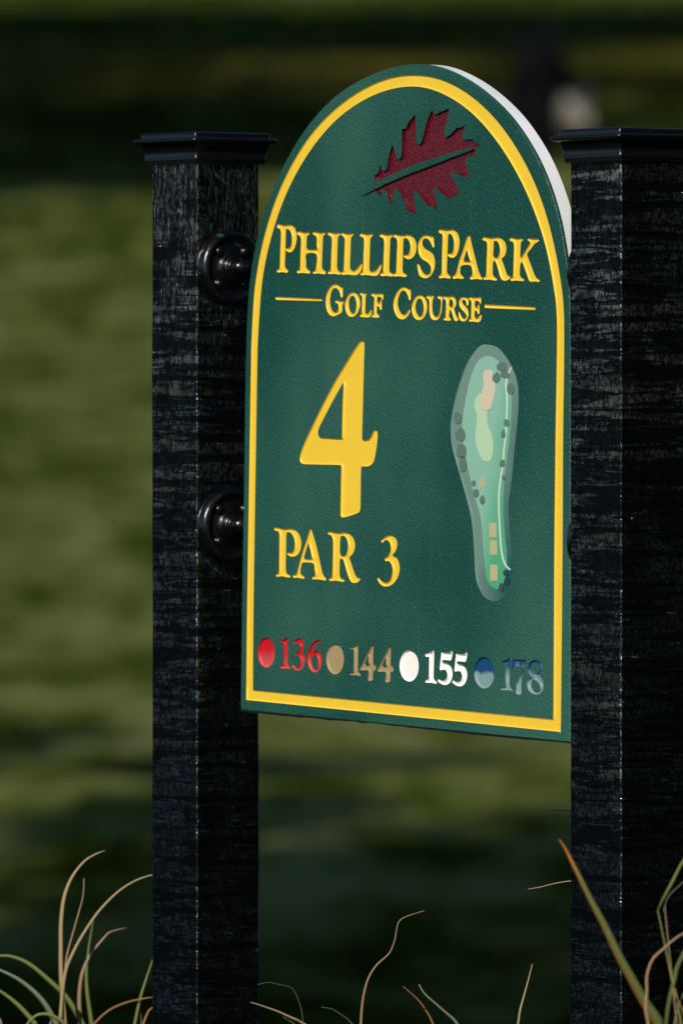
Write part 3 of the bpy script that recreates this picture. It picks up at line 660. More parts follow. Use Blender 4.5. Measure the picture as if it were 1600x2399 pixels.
pc = open_smooth([(710,292),(690,335),(670,390),(662,440),(670,520),(672,600),(668,720),(665,820),(655,920),(645,1000),(640,1080),(630,1160),(615,1250),(605,1350),(602,1450),(605,1550),(612,1680),(618,1780),(625,1850),(640,1920),(665,1975),(700,2008)], 3)
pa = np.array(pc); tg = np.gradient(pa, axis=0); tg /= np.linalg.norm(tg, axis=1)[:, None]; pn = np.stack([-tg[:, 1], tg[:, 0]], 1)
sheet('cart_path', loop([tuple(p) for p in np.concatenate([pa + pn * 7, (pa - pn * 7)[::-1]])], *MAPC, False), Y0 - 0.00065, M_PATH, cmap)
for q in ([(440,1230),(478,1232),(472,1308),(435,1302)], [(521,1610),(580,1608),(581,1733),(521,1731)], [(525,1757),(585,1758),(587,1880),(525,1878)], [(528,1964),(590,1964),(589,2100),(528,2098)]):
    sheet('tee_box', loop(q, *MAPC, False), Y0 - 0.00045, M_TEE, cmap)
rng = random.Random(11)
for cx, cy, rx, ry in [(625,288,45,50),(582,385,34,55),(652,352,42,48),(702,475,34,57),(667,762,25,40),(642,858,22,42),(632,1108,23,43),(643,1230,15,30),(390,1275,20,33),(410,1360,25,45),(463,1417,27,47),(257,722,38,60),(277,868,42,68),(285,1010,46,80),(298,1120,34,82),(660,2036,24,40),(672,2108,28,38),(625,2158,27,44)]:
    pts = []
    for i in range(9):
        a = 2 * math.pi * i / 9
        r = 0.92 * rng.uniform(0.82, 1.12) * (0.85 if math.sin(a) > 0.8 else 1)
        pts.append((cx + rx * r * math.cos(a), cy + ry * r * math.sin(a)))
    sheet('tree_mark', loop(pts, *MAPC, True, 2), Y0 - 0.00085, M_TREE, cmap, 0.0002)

# ------------------------------------------------------------------ posts with caps and brackets
POST_MZ = 0.0
def square_rings(rings, cx=0, cy=0):
    """closed solid from (half size, z) rings with rounded corners"""
    verts, faces = [], []
    per = 20
    for h, z, rad in rings:
        for q in range(4):
            a0 = q * math.pi / 2
            sx, sy = (1, 1, -1, -1)[q], (1, -1, -1, 1)[q]
            sx, sy = [(1, 1), (-1, 1), (-1, -1), (1, -1)][q]
            for i in range(5):
                a = a0 + i / 4 * math.pi / 2
                verts.append((cx + sx * (h - rad) + rad * math.cos(a), cy + sy * (h - rad) + rad * math.sin(a), z))
    nr = len(rings)
    for r in range(nr - 1):
        for i in range(per):
            j = (i + 1) % per
            faces.append((r * per + i, r * per + j, (r + 1) * per + j, (r + 1) * per + i))
    faces.append(tuple(range(per))[::-1]); faces.append(tuple((nr - 1) * per + i for i in range(per)))
    return verts, faces

def lathe_x(prof, seg=40):
    """surface of revolution about local x from (x, radius)"""
    verts, faces = [], []
    for x, r in prof:
        for i in range(seg):
            a = 2 * math.pi * i / seg
            verts.append((x, r * math.cos(a), r * math.sin(a)))
    for k in range(len(prof) - 1):
        for i in range(seg):
            j = (i + 1) % seg
            faces.append((k * seg + i, (k + 1) * seg + i, (k + 1) * seg + j, k * seg + j))
    faces.append(tuple(range(seg))[::-1] if prof[0][1] > 1e-6 else tuple(range(seg)))
    faces.append(tuple((len(prof) - 1) * seg + i for i in range(seg)))
    return verts, faces

FLANGE = [(0.0, 0.0435), (0.004, 0.0437), (0.0085, 0.0428), (0.0115, 0.0405), (0.0125, 0.0375), (0.0115, 0.0350), (0.0090, 0.0335), (0.0080, 0.0315),
          (0.0080, 0.0195), (0.0105, 0.0188), (0.0122, 0.0172), (0.0122, 0.0160), (0.0108, 0.0152), (0.0130, 0.0150), (0.0155, 0.0138), (0.0160, 0.0124), (0.0140, 0.0116),
          (0.0190, 0.0112), (0.0240, 0.0095), (0.0270, 0.0080)]
def bracket(parent, z, side, rod_end):
    """round iron flange on the inner face of a post with a short rod to the sign (side +1: faces +x)"""
    def flip(vs, fs):
        if side > 0: return [(W / 2 + x, y, z + zz) for x, y, zz in vs], fs
        return [(-W / 2 - x, y, z + zz) for x, y, zz in vs], [f[::-1] for f in fs]
    fl = mesh_obj('bracket_flange', *flip(*lathe_x(FLANGE)), M_IRON, parent, True)
    mesh_obj('bracket_rod', *flip(*lathe_x([(0.0265, 0.0081), (rod_end, 0.0081)], 24)), M_IRON, parent, True)
    for a in (45, 135, 225, 315):
        cy, cz = 0.0262 * math.cos(R(a)), 0.0262 * math.sin(R(a))
        vs, fs = lathe_x([(0.0078, 0.0062), (0.0102, 0.0060), (0.0122, 0.0040), (0.0128, 0.0)], 14)
        vs = [(x, y + cy, zz + cz) for x, y, zz in vs]
        vs, fs = flip(vs, fs)
        mesh_obj('screw', vs, fs, M_IRON, fl, True)

def post(center, ztop, label, brackets, side, rod_end, seed, wood):
    p = empty('sign_post', (center.x, center.y, 0), ROTZ)
    tag(p, label, 'post', 'black posts carrying the sign')
    zc = ztop - 0.036
    verts, faces = [], []
    hs = [0.001 * 0, ]
    rows = 60
    rings = []
    for i in range(rows + 1):
        z = -0.05 + (zc + 0.01 + 0.05) * i / rows
        wob = 0.0004 * noise.noise(Vector((seed, 0, z * 9))) + 0.0003 * noise.noise(Vector((seed, 5, z * 40)))
        rings.append((W / 2 + wob, z, 0.0022))
    vs, fs = square_rings(rings)
    mesh_obj('post_shaft', vs, fs, wood, p, False)
    k = zc
    vs, fs = square_rings([(0.0446, k, .003), (0.0496, k, .003), (0.0500, k + .0040, .003), (0.0510, k + .0044, .003), (0.0512, k + .0058, .003), (0.0507, k + .0066, .003),
                           (0.0511, k + .0150, .003), (0.0520, k + .0175, .003), (0.0530, k + .0200, .003), (0.0538, k + .0225, .003), (0.0600, k + .0240, .005),
                           (0.0610, k + .0252, .005), (0.0614, k + .0268, .005), (0.0608, k + .0286, .005), (0.0596, k + .0295, .005), (0.0540, k + .0300, .003),
                           (0.0541, k + .0340, .003), (0.0534, k + .0355, .003), (0.0520, k + .0360, .003), (0.010, k + .0362, .003)])
    o = mesh_obj('post_cap', vs, fs, M_CAP, p, True)
    em = o.modifiers.new('edges', 'EDGE_SPLIT'); em.split_angle = R(50)
    for z in brackets: bracket(p, z, side, rod_end)
    return p

def post_z(center, px, py, doff=0.0):
    """height at which the ray of a pixel row meets the depth of a post"""
    return at(px, py, center.y + doff).z
gapL = (P0 + U * 0 - center_l).length
sign_left = sp2(575, 900)[0]; sign_right = sp2(1333.5, 1000)[0]
xl = (center_l - ORG).dot(U); xr = (center_r - ORG).dot(U)
rodL = (sign_left + 0.012) - (xl + W / 2); rodR = (xr - W / 2) - (sign_right - 0.004)
zt_l = at(455, 308.5, corner_l.y - 0.012).z; zt_r = at(1452, 298, corner_r.y - 0.012).z
post_l = post(center_l, zt_l, 'black painted wooden post left of the green sign, its iron flanges in full view', [post_z(center_l, 530, 629), post_z(center_l, 530, 1230)], 1, rodL, 1.3, M_WOOD)
post_r = post(center_r, zt_r, 'black painted wooden post right of the green sign, cut off by the frame', [post_z(center_r, 1380, 636), post_z(center_r, 1380, 1268)], -1, rodR, 7.7, M_WOOD_B)
print('rods', rodL, rodR, 'tops', zt_l, zt_r, 'sign w', sign_right - sign_left, 'ORG', ORG)

# flakes of old green paint on the inner face of the left post
M_CHIP = m_paint('old green paint', (0.008, 0.045, 0.027), 0.35, 0.4, 0.6)
rng = random.Random(3)
def on_inner(px, py):
    q = corner_l; d = ray(px, py); o = Vector((0, 0, HC))
    p = o + d * ((q - o).dot(U) / d.dot(U)) - Vector((center_l.x, center_l.y, 0))
    return p.dot(-N), p.z
for px, py, w, h, sl_ in [(508,411,9,7,.9),(522,424,7,6,.9),(563,412,4,8,0),(506,446,2.5,12,0),(568,449,3,5,.3),(494,531,2.5,10,.1),(479,707,6,8,.5),(491,724,4,5,-.3),(486,1317,8,5,.2),(505,1334,6,6,.1),(574,500,3,5,0),(463,1049,2.5,6,0),(516,1107,4,2,0),(472,1300,3,3,0),(590,470,2,4,0),(512,1520,2,3,0),(530,1700,2,5,0),(495,715,3,2,0),(560,1010,2,4,0)]:
    n = 11; k = 0; verts = []; faces = []
    ring_ = []
    for i in range(n):
        a = 2 * math.pi * i / n; r = rng.uniform(.55, 1.2)
        x = w * r * math.cos(a); y = h * r * math.sin(a) + sl_ * x
        ring_.append(on_inner(px + x * .8, py + y * .85))
    verts += [(W / 2 + 0.0016, a, b) for a, b in ring_]; verts += [(W / 2 + 0.0002, a, b) for a, b in ring_]
    faces.append(tuple(range(k, k + n)))
    faces += [(k + i, k + n + i, k + n + (i + 1) % n, k + (i + 1) % n) for i in range(n)]
    bmx = bmesh.new()
    flk = mesh_obj('paint_flake', verts, faces, M_CHIP, post_l)
    bmx.from_mesh(flk.data); bmesh.ops.recalc_face_normals(bmx, faces=bmx.faces); bmx.to_mesh(flk.data); bmx.free()
# ------------------------------------------------------------------ ground
K_Y = [-60, -5, 9, 11.5, 14, 20, 30, 36, 46, 57, 70, 84, 95, 112, 135, 160, 220, 300, 420]
K_E = [-0.9, -0.9, -0.9, -0.93, -1.08, -1.52, -1.80, -1.53, -1.12, -0.36, 0.82, 2.43, 3.48, 4.76, 6.35, 8.4, 14.0, 17.0, 17.5]
def pchip(x):
    i = int(np.clip(np.searchsorted(K_Y, x) - 1, 0, len(K_Y) - 2))
    def sl(j):
        if j <= 0 or j >= len(K_Y) - 1: return 0.0
        a = (K_E[j] - K_E[j - 1]) / (K_Y[j] - K_Y[j - 1]); b = (K_E[j + 1] - K_E[j]) / (K_Y[j + 1] - K_Y[j])
        return 0.0 if a * b <= 0 else 2 * a * b / (a + b)
    h = K_Y[i + 1] - K_Y[i]; t = np.clip((x - K_Y[i]) / h, 0, 1)
    return ((2 * t ** 3 - 3 * t ** 2 + 1) * K_E[i] + (t ** 3 - 2 * t ** 2 + t) * h * sl(i) + (-2 * t ** 3 + 3 * t ** 2) * K_E[i + 1] + (t ** 3 - t ** 2) * h * sl(i + 1))
def ground_z(x, y):
    z = HC + float(pchip(y))
    if y > 13:
        a = min(1.0, (y - 13) / 10)
        z += a * (0.055 * noise.noise(Vector((x * 0.9, y * 0.45, 1.7))) + 0.035 * noise.noise(Vector((x * 2.2, y * 1.0, 8.1))) + 0.10 * noise.noise(Vector((x * 0.12, y * 0.16, 4.0))))
    return z
xs = np.concatenate([np.linspace(-260, -20, 25), np.linspace(-16, -6, 12), np.linspace(-5.6, 5.6, 70), np.linspace(6, 16, 12), np.linspace(20, 260, 25)])
ys = np.concatenate([np.linspace(-60, 8, 18), np.linspace(9, 26, 50), np.linspace(26.35, 60, 110), np.linspace(60.5, 140, 160), np.linspace(142, 420, 60)])
verts = [(x, y, ground_z(x, y)) for y in ys for x in xs]
nx = len(xs)
faces = [(j * nx + i, j * nx + i + 1, (j + 1) * nx + i + 1, (j + 1) * nx + i) for j in range(len(ys) - 1) for i in range(nx - 1)]
def m_grass():
    k = NT('grass with painted shade strips and dry bank')
    n1 = k.noise(k.coord('Object', (1, 0.62, 1)), 0.80, 4, 0.6, 0.6)
    n2 = k.noise(k.coord('Object', (1, 0.28, 1)), 3.6, 3, 0.6, 0.4)
    f = k.math('ADD', k.math('MULTIPLY', n1, 0.55), k.math('MULTIPLY', n2, 0.45))
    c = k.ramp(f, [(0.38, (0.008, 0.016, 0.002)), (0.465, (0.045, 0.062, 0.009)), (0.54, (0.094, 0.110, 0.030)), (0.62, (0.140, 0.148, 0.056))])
    shade_col = k.ramp(f, [(0.38, (0.005, 0.008, 0.001)), (0.50, (0.024, 0.034, 0.004)), (0.62, (0.075, 0.090, 0.024))])
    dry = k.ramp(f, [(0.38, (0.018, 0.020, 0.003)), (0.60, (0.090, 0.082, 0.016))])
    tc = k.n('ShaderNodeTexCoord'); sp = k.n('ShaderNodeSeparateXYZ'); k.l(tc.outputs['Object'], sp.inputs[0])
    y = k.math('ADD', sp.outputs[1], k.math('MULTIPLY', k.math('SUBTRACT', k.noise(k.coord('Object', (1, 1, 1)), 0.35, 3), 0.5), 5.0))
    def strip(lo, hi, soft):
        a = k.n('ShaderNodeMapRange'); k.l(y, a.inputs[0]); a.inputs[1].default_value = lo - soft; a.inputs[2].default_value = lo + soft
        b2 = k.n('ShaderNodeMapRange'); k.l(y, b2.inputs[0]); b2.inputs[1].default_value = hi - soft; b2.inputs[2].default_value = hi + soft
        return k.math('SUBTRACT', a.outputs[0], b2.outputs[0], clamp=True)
    shade_mask = k.math('ADD', k.math('ADD', strip(-5, 33, 1.5), strip(86, 97, 1.0)), strip(113, 142, 1.5), clamp=True)  # strips of darker grass colour deepen the tree shade
    c = k.mix(shade_mask, c, shade_col)
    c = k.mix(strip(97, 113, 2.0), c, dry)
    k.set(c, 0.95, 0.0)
    return k.m
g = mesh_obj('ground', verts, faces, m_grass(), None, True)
g['kind'] = 'structure'

# ------------------------------------------------------------------ trees outside the frame whose shade lies on the course
M_BARK = m_paint('bark', (0.10, 0.075, 0.055), 0.9, 0.2, 0.4)
def m_foliage(name, a, b):
    k = NT(name)
    n = k.noise(k.coord('Object'), 1.4, 3)
    k.set(k.mix(k.ramp(n, [(0.35, 0.0), (0.65, 1.0)]), a, b), 0.7, 0.25)
    return k.m
M_FOL = m_foliage('tree leaves', (0.030, 0.055, 0.014), (0.055, 0.085, 0.022))
M_CON = m_foliage('conifer needles', (0.012, 0.026, 0.012), (0.020, 0.040, 0.018))
def tube(pts, radii, seg=8):
    verts, faces = [], []
    for k, (p, r) in enumerate(zip(pts, radii)):
        p = Vector(p)
        d = (Vector(pts[min(k + 1, len(pts) - 1)]) - Vector(pts[max(k - 1, 0)])).normalized()
        a = d.orthogonal().normalized(); b = d.cross(a)
        for i in range(seg):
            t = 2 * math.pi * i / seg
            verts.append(p + (a * math.cos(t) + b * math.sin(t)) * r)
    for k in range(len(pts) - 1):
        for i in range(seg):
            j = (i + 1) % seg
            faces.append((k * seg + i, k * seg + j, (k + 1) * seg + j, (k + 1) * seg + i))
    return verts, faces
def leaves(clumps, per, size, rs):
    verts, faces = [], []
    for cx, cy, cz, cr in clumps:
        for _ in range(per):
            d = rs.normal(size=3); d /= np.linalg.norm(d)
            p = np.array([cx, cy, cz]) + d * cr * rs.uniform(0.35, 1.0) * np.array([1, 1, .75])
            a = rs.normal(size=3); a /= np.linalg.norm(a); b = np.cross(a, rs.normal(size=3)); b /= np.linalg.norm(b)
            s = size * rs.uniform(.6, 1.3); k = len(verts)
            verts += [p - a * s, p + b * s * .55, p + a * s, p - b * s * .55]
            faces.append((k, k + 1, k + 2, k + 3))
    return verts, faces
def tree(x, y, h, rad, label, seed, low=0.35, per=34, nc=95, size=0.22, soft=False):
    rs = np.random.RandomState(seed)
    z = ground_z(x, y)
    t = empty('shade_tree', (x, y, z))
    tag(t, label, 'tree', 'shade trees beside the fairway')
    tv, tf = tube([(0, 0, -.2), (.05, 0, h * .2), (.1, .06, h * .45), (0, 0, h * .85)], [h * .030, h * .024, h * .018, h * .005], 10)
    cl = []
    for _ in range(nc):
        d = rs.normal(size=3); d /= np.linalg.norm(d); r = rs.uniform(.35, 1) ** .6 if not soft else min(1.25, abs(rs.normal(0, .6)))
        cz = h * (low + 1) / 2
        cl.append((d[0] * rad * r, d[1] * rad * r, cz + d[2] * h * (1 - low) / 2 * r, rs.uniform(.16, .27) * rad))
    for c in cl[::8]:
        s0 = rs.uniform(.3, .6) * h; k = len(tv)
        bv, bf = tube([(0, 0, s0), (c[0] * .5, c[1] * .5, (s0 + c[2]) / 2 + .1), c[:3]], [h * .010, h * .006, h * .002], 6)
        tv += bv; tf += [tuple(i + k for i in f) for f in bf]
    mesh_obj('trunk', tv, tf, M_BARK, t, True)
    lv, lf = leaves(cl, per, size, rs)
    mesh_obj('crown', lv, lf, M_FOL, t)
    return t
TREES = [
    (-10.0, 73.0, 15.5, 5.2, 0.56, 210, 'broad shade tree left of the fairway on the lower slope'),
    (-11.5, 93.0, 24.0, 7.2, 0.50, 230, 'tallest shade tree left of the fairway on the upper slope'),
    (-10.6, 104.0, 22.0, 6.4, 0.45, 220, 'shade tree left of the fairway close to the hill crest'),
    (-12.2, 86.0, 16.0, 6.0, 0.45, 151, 'slim shade tree left of the fairway in mid slope'),
    (-8.6, 70.0, 25.0, 5.6, 0.56, 62, 'high open crowned shade tree left of the fairway on the lower slope'),
    (-11.5, -2.5, 13.0, 4.3, 0.35, 150, 'broad unseen tree left of the camera, added to darken the lawn the posts mirror'),  # added out of view to keep sunlit lawn out of the left reflections
    (-2.6, -5.2, 11.5, 2.6, 0.40, 110, 'narrow unseen tree close behind the camera, added to darken the lawn the posts mirror'),  # added out of view to shade the lawn mirrored in the right faces
    (-7.0, 14.6, 12.5, 4.4, 0.40, 171, 'shade tree left of the sign below the mound'),
    (-10.1, 23.6, 13.0, 4.4, 0.32, 131, 'open crowned shade tree left of the lower fairway'),
]
for i, (x, y, h, r, lo_, nc_, lb) in enumerate(TREES): tree(x, y, h, r, lb, 20 + i, lo_, 60, nc_, 0.30, nc_ in (171, 131, 151))
def blocker(x0, y0, x1, y1, h, th, label):
    rs = np.random.RandomState(9)
    o = empty('blocker', (x0, y0, 0)); tag(o, label, 'blocker')
    ln = math.hypot(x1 - x0, y1 - y0); ux, uy = (x1 - x0) / ln, (y1 - y0) / ln
    verts, faces = [], []
    for _ in range(36000):
        s = rs.uniform(0, ln); zz = h * rs.uniform(0, 1); t = rs.uniform(-.5, .5)
        t = math.copysign(abs(t) ** .45 * .5 ** .55, t) * th
        p = np.array([ux * s - uy * t, uy * s + ux * t, zz + .12 * math.sin(s * 3)])
        a = rs.normal(size=3); a /= np.linalg.norm(a); c = np.cross(a, rs.normal(size=3)); c /= np.linalg.norm(c)
        w = .10 * rs.uniform(.6, 1.3); k = len(verts)
        verts += [p - a * w, p + c * w * .6, p + a * w, p - c * w * .6]; faces.append((k, k + 1, k + 2, k + 3))
    mesh_obj('foliage', verts, faces, M_CON, o)
    for i in range(9):
        s = ln * (i + .5) / 9
        mesh_obj('stem', *tube([(ux * s, uy * s, -.2), (ux * s + .05, uy * s, h * .5), (ux * s, uy * s + .05, h * .9)], [.05, .035, .01], 6), M_BARK, o, True)
blocker(4.0, 2.0, 5.2, 16.0, 7.0, 1.5, 'unseen tall evergreen hedge right of the sign')  # added out of view so the right post faces mirror something dark

# ------------------------------------------------------------------ golfer and bag far up the slope
def skin_mesh(name, joints, edges, mat, parent, levels=2):
    me = bpy.data.meshes.new(name)
    keys = list(joints)
    me.from_pydata([joints[k][0] for k in keys], [(keys.index(a), keys.index(b)) for a, b in edges], [])
    o = bpy.data.objects.new(name, me); COL.objects.link(o)
    md = o.modifiers.new('skin', 'SKIN'); md.use_smooth_shade = True
    for i, k in enumerate(keys):
        r = joints[k][1]
        me.skin_vertices[0].data[i].radius = r if isinstance(r, tuple) else (r, r)
    me.skin_vertices[0].data[0].use_root = True
    o.modifiers.new('sub', 'SUBSURF').levels = levels
    o.modifiers['sub'].render_levels = levels
    bpy.context.view_layer.update()
    dg = bpy.context.evaluated_depsgraph_get()
    m2 = bpy.data.meshes.new_from_object(o.evaluated_get(dg))
    bpy.data.objects.remove(o)
    m2.materials.clear(); m2.materials.append(mat)
    m2.polygons.foreach_set('use_smooth', [True] * len(m2.polygons))
    m2.name = name
    r = bpy.data.objects.new(name, m2); COL.objects.link(r)
    if parent: r.parent = parent
    return r
M_SKIN = m_paint('skin', (0.35, 0.20, 0.14), 0.6, 0.3, 0.1)
M_HAIR = m_paint('black hair', (0.006, 0.005, 0.004), 0.6, 0.3, 0.3)
M_JACKET = m_paint('black jacket', (0.002, 0.0024, 0.004), 0.9, 0.05, 0.3)
M_STRIPE = m_paint('grey jacket panel', (0.10, 0.09, 0.075), 0.8, 0.2, 0.2)
M_SHORTS = m_paint('cream trousers', (0.30, 0.265, 0.215), 0.8, 0.1, 0.1)
M_BAG = m_paint('black bag fabric', (0.0015, 0.002, 0.003), 0.8, 0.08, 0.3)
M_STEEL = m_paint('club steel', (0.10, 0.11, 0.12), 0.5, 0.3, 0.1)
gy = 88.5
gp = at(1322, 352, gy)
gz = ground_z(gp.x, gy)
golfer = empty('person', (gp.x, gy, gz))
golfer.scale = (1.08, 1.08, 1.08)
tag(golfer, 'person in black jacket and cream trousers crouching beside a dark golf bag, far blurred', 'person')
J = {'pelvis': ((0.05, 0, .33), (.14, .14)), 'waist': ((-.01, 0, .52), (.14, .12)), 'chest': ((-.10, 0, .72), (.17, .13)), 'neck': ((-.19, 0, .86), .055), 'head': ((-.25, 0, .96), .095), 'crown': ((-.26, 0, 1.03), .07),
     'shl': ((-.14, -.19, .76), .065), 'ell': ((-.33, -.22, .58), .048), 'wrl': ((-.50, -.14, .44), .033), 'hal': ((-.57, -.11, .40), .035),
     'shr': ((-.14, .19, .76), .065), 'elr': ((-.33, .22, .56), .048), 'wrr': ((-.50, .14, .42), .033), 'har': ((-.57, .11, .38), .035),
     'hil': ((.05, -.10, .34), .10), 'knl': ((-.30, -.15, .47), .068), 'anl': ((-.10, -.13, .09), .045), 'tol': ((-.27, -.15, .03), .035),
     'hir': ((.05, .10, .34), .10), 'knr': ((-.26, .15, .30), .068), 'anr': ((.14, .13, .12), .045), 'tor': ((.02, .15, .03), .035)}
ED = [('pelvis', 'waist'), ('waist', 'chest'), ('chest', 'neck'), ('neck', 'head'), ('head', 'crown'), ('chest', 'shl'), ('shl', 'ell'), ('ell', 'wrl'), ('wrl', 'hal'),
      ('chest', 'shr'), ('shr', 'elr'), ('elr', 'wrr'), ('wrr', 'har'), ('pelvis', 'hil'), ('hil', 'knl'), ('knl', 'anl'), ('anl', 'tol'), ('pelvis', 'hir'), ('hir', 'knr'), ('knr', 'anr'), ('anr', 'tor')]
skin_mesh('body', J, ED, M_SKIN, golfer)
gro = lambda k, f: tuple((c * f for c in J[k][1])) if isinstance(J[k][1], tuple) else J[k][1] * f
JJ = {k: (J[k][0], gro(k, 1.16)) for k in ('waist', 'chest', 'neck', 'shl', 'ell', 'wrl', 'shr', 'elr', 'wrr')}
JJ['hem'] = ((.03, 0, .46), (.18, .17)); JJ['neck'] = ((-.165, 0, .83), .085)
skin_mesh('jacket', JJ, [('waist', 'hem'), ('waist', 'chest'), ('chest', 'neck'), ('chest', 'shl'), ('shl', 'ell'), ('ell', 'wrl'), ('chest', 'shr'), ('shr', 'elr'), ('elr', 'wrr')], M_JACKET, golfer)
JT = {k: (J[k][0], gro(k, 1.18)) for k in ('pelvis', 'hil', 'knl', 'anl', 'hir', 'knr', 'anr')}
skin_mesh('trousers', JT, [('pelvis', 'hil'), ('hil', 'knl'), ('knl', 'anl'), ('pelvis', 'hir'), ('hir', 'knr'), ('knr', 'anr')], M_SHORTS, golfer)
skin_mesh('hair', {'a': ((-.225, 0, 0.97), .105), 'b': ((-.245, 0, 1.04), .090), 'c': ((-.18, 0, .90), .07)}, [('a', 'b'), ('a', 'c')], M_HAIR, golfer)
# bag
bp = at(1262, 357, 86.5)
bag = empty('golf_bag', (bp.x, 86.5, ground_z(bp.x, 86.5)))
bag.scale = (1.2, 1.2, 1.13)
tag(bag, 'black golf bag standing on the grass in front of the crouching person', 'golf bag')
vs, fs = tube([(0.02, 0, 0), (0.0, 0, .05), (-.01, 0, .35), (-.03, 0, .74), (-.04, 0, .90), (-.045, 0, .96)], [.155, .170, .160, .165, .170, .13], 20)
fs.append(tuple(range(20))[::-1]); fs.append(tuple(100 + i for i in range(20)))
bg_o = mesh_obj('bag_body', vs, fs, M_BAG, bag, True)
skin_mesh('pocket', {'a': ((-.10, -.10, .2), (.06, .07)), 'b': ((-.13, -.10, .5), (.06, .07))}, [('a', 'b')], M_BAG, bag)
skin_mesh('strap', {'a': ((.08, -.06, .25), .015), 'b': ((.16, -.06, .45), .018), 'c': ((.05, -.06, .72), .015)}, [('a', 'b'), ('b', 'c')], M_BAG, bag)
for q, (dx, dy, hh) in enumerate([(-.12, .03, 1.06), (-.20, -.03, 1.02), (-.05, .0, 1.10), (-.27, .02, .98)]):
    c = skin_mesh('golf_club', {'a': ((-.08 + dx * .1, dy, .8), .008), 'b': ((dx - .03, dy, hh - .04), .008), 'c': ((dx - .06, dy, hh), .03), 'd': ((dx - .11, dy, hh - .01), .022)}, [('a', 'b'), ('b', 'c'), ('c', 'd')], M_BAG, bag, 1)

# ------------------------------------------------------------------ ornamental grass round the posts
M_B = {'tan': m_blade('dry tan blade', (0.26, 0.18, 0.085), (0.40, 0.30, 0.16)), 'green': m_blade('green blade', (0.085, 0.105, 0.025), (0.17, 0.20, 0.055)),
       'grey': m_blade('grey green blade', (0.07, 0.09, 0.045), (0.19, 0.21, 0.15)), 'pink': m_blade('pinkish dry blade', (0.22, 0.125, 0.07), (0.34, 0.235, 0.145)),
       'orange': m_blade('orange dry blade', (0.18, 0.07, 0.02), (0.32, 0.16, 0.05)), 'edge': m_blade('green blade with orange edge', (0.055, 0.075, 0.014), (0.13, 0.15, 0.038), (0.36, 0.13, 0.015)),
       'dark': m_blade('dark thin blade', (0.05, 0.06, 0.03), (0.10, 0.11, 0.06))}
def blade(parent, path, widths, depth, mat, base, side=0.0):
    """path of photo pixels from the frame edge up to the tip, prolonged down to the clump's base on the ground"""
    org = Vector(parent.location)
    pts = [at(px, py, depth) for px, py in path]
    if base is not None:
        p0 = pts[0]; d = (pts[0] - pts[1]).normalized()
        b = Vector(base)
        ctrl = p0 + d * min(0.16, (p0 - b).length * .45)
        pre = []
        for i in range(5):
            t = i / 5
            pre.append(b * (1 - t) ** 2 + ctrl * 2 * t * (1 - t) + p0 * t * t)
        pts = pre + pts; widths = [widths[0] * (.75 + .05 * i) for i in range(5)] + widths
    P = open_smooth([tuple(p) for p in pts], 5)
    Wd = np.interp(np.linspace(0, len(pts) - 1, len(P)), range(len(pts)), widths)
    P = [Vector(p) for p in P]
    verts, faces, uvs = [], [], []
    n = len(P)
    for i, p in enumerate(P):
        d = (P[min(i + 1, n - 1)] - P[max(i - 1, 0)]).normalized()
        view = (p - Vector((0, 0, HC))).normalized()
        ac = d.cross(view).normalized()
        nr = ac.cross(d).normalized()
        tw = side + 0.35 * math.sin(i / n * 3.0)
        ac2 = ac * math.cos(tw) + nr * math.sin(tw)
        nr2 = ac2.cross(d).normalized()
        w = 0.74 * Wd[i] / F * depth / 2 / max(0.6, math.cos(tw))
        mid = p - nr2 * w * 0.45
        verts += [p - ac2 * w - org, mid - org, p + ac2 * w - org]
        uvs += [(0, i / n), (.5, i / n), (1, i / n)]
    for i in range(n - 1):
        a = 3 * i
        faces += [(a, a + 1, a + 4, a + 3), (a + 1, a + 2, a + 5, a + 4)]
    o = mesh_obj('blade', verts, faces, mat, parent, True)
    uv = o.data.uv_layers.new(name='UVMap')
    for lp in o.data.loops: uv.data[lp.index].uv = uvs[lp.vertex_index]
    sd = o.modifiers.new('thickness', 'SOLIDIFY'); sd.thickness = 0.0004
    return o
def clump(loc, label): 
    c = empty('grass_clump', loc); tag(c, label, 'ornamental grass', 'clumps of ornamental grass round the sign')
    return c
Z1 = lambda pts: [(x / 2.529, 1900 + y / 2.529) for x, y in pts]
Z2 = lambda pts: [(580 + x / 3.015, 1900 + y / 3.015) for x, y in pts]
Z3 = lambda pts: [(1100 + x / 3.136, 1850 + y / 3.136) for x, y in pts]
def wid(n, a, mid, b, sc): return [float(v) / sc for v in np.interp(np.linspace(0, 1, n), [0, .4, 1], [a, mid, b])]
DL = 11.15
bx = at(165, 2399, DL).x
cl1 = clump((bx, DL, 0), 'large clump of tan and green grass blades behind the left post')
rng = random.Random(8)
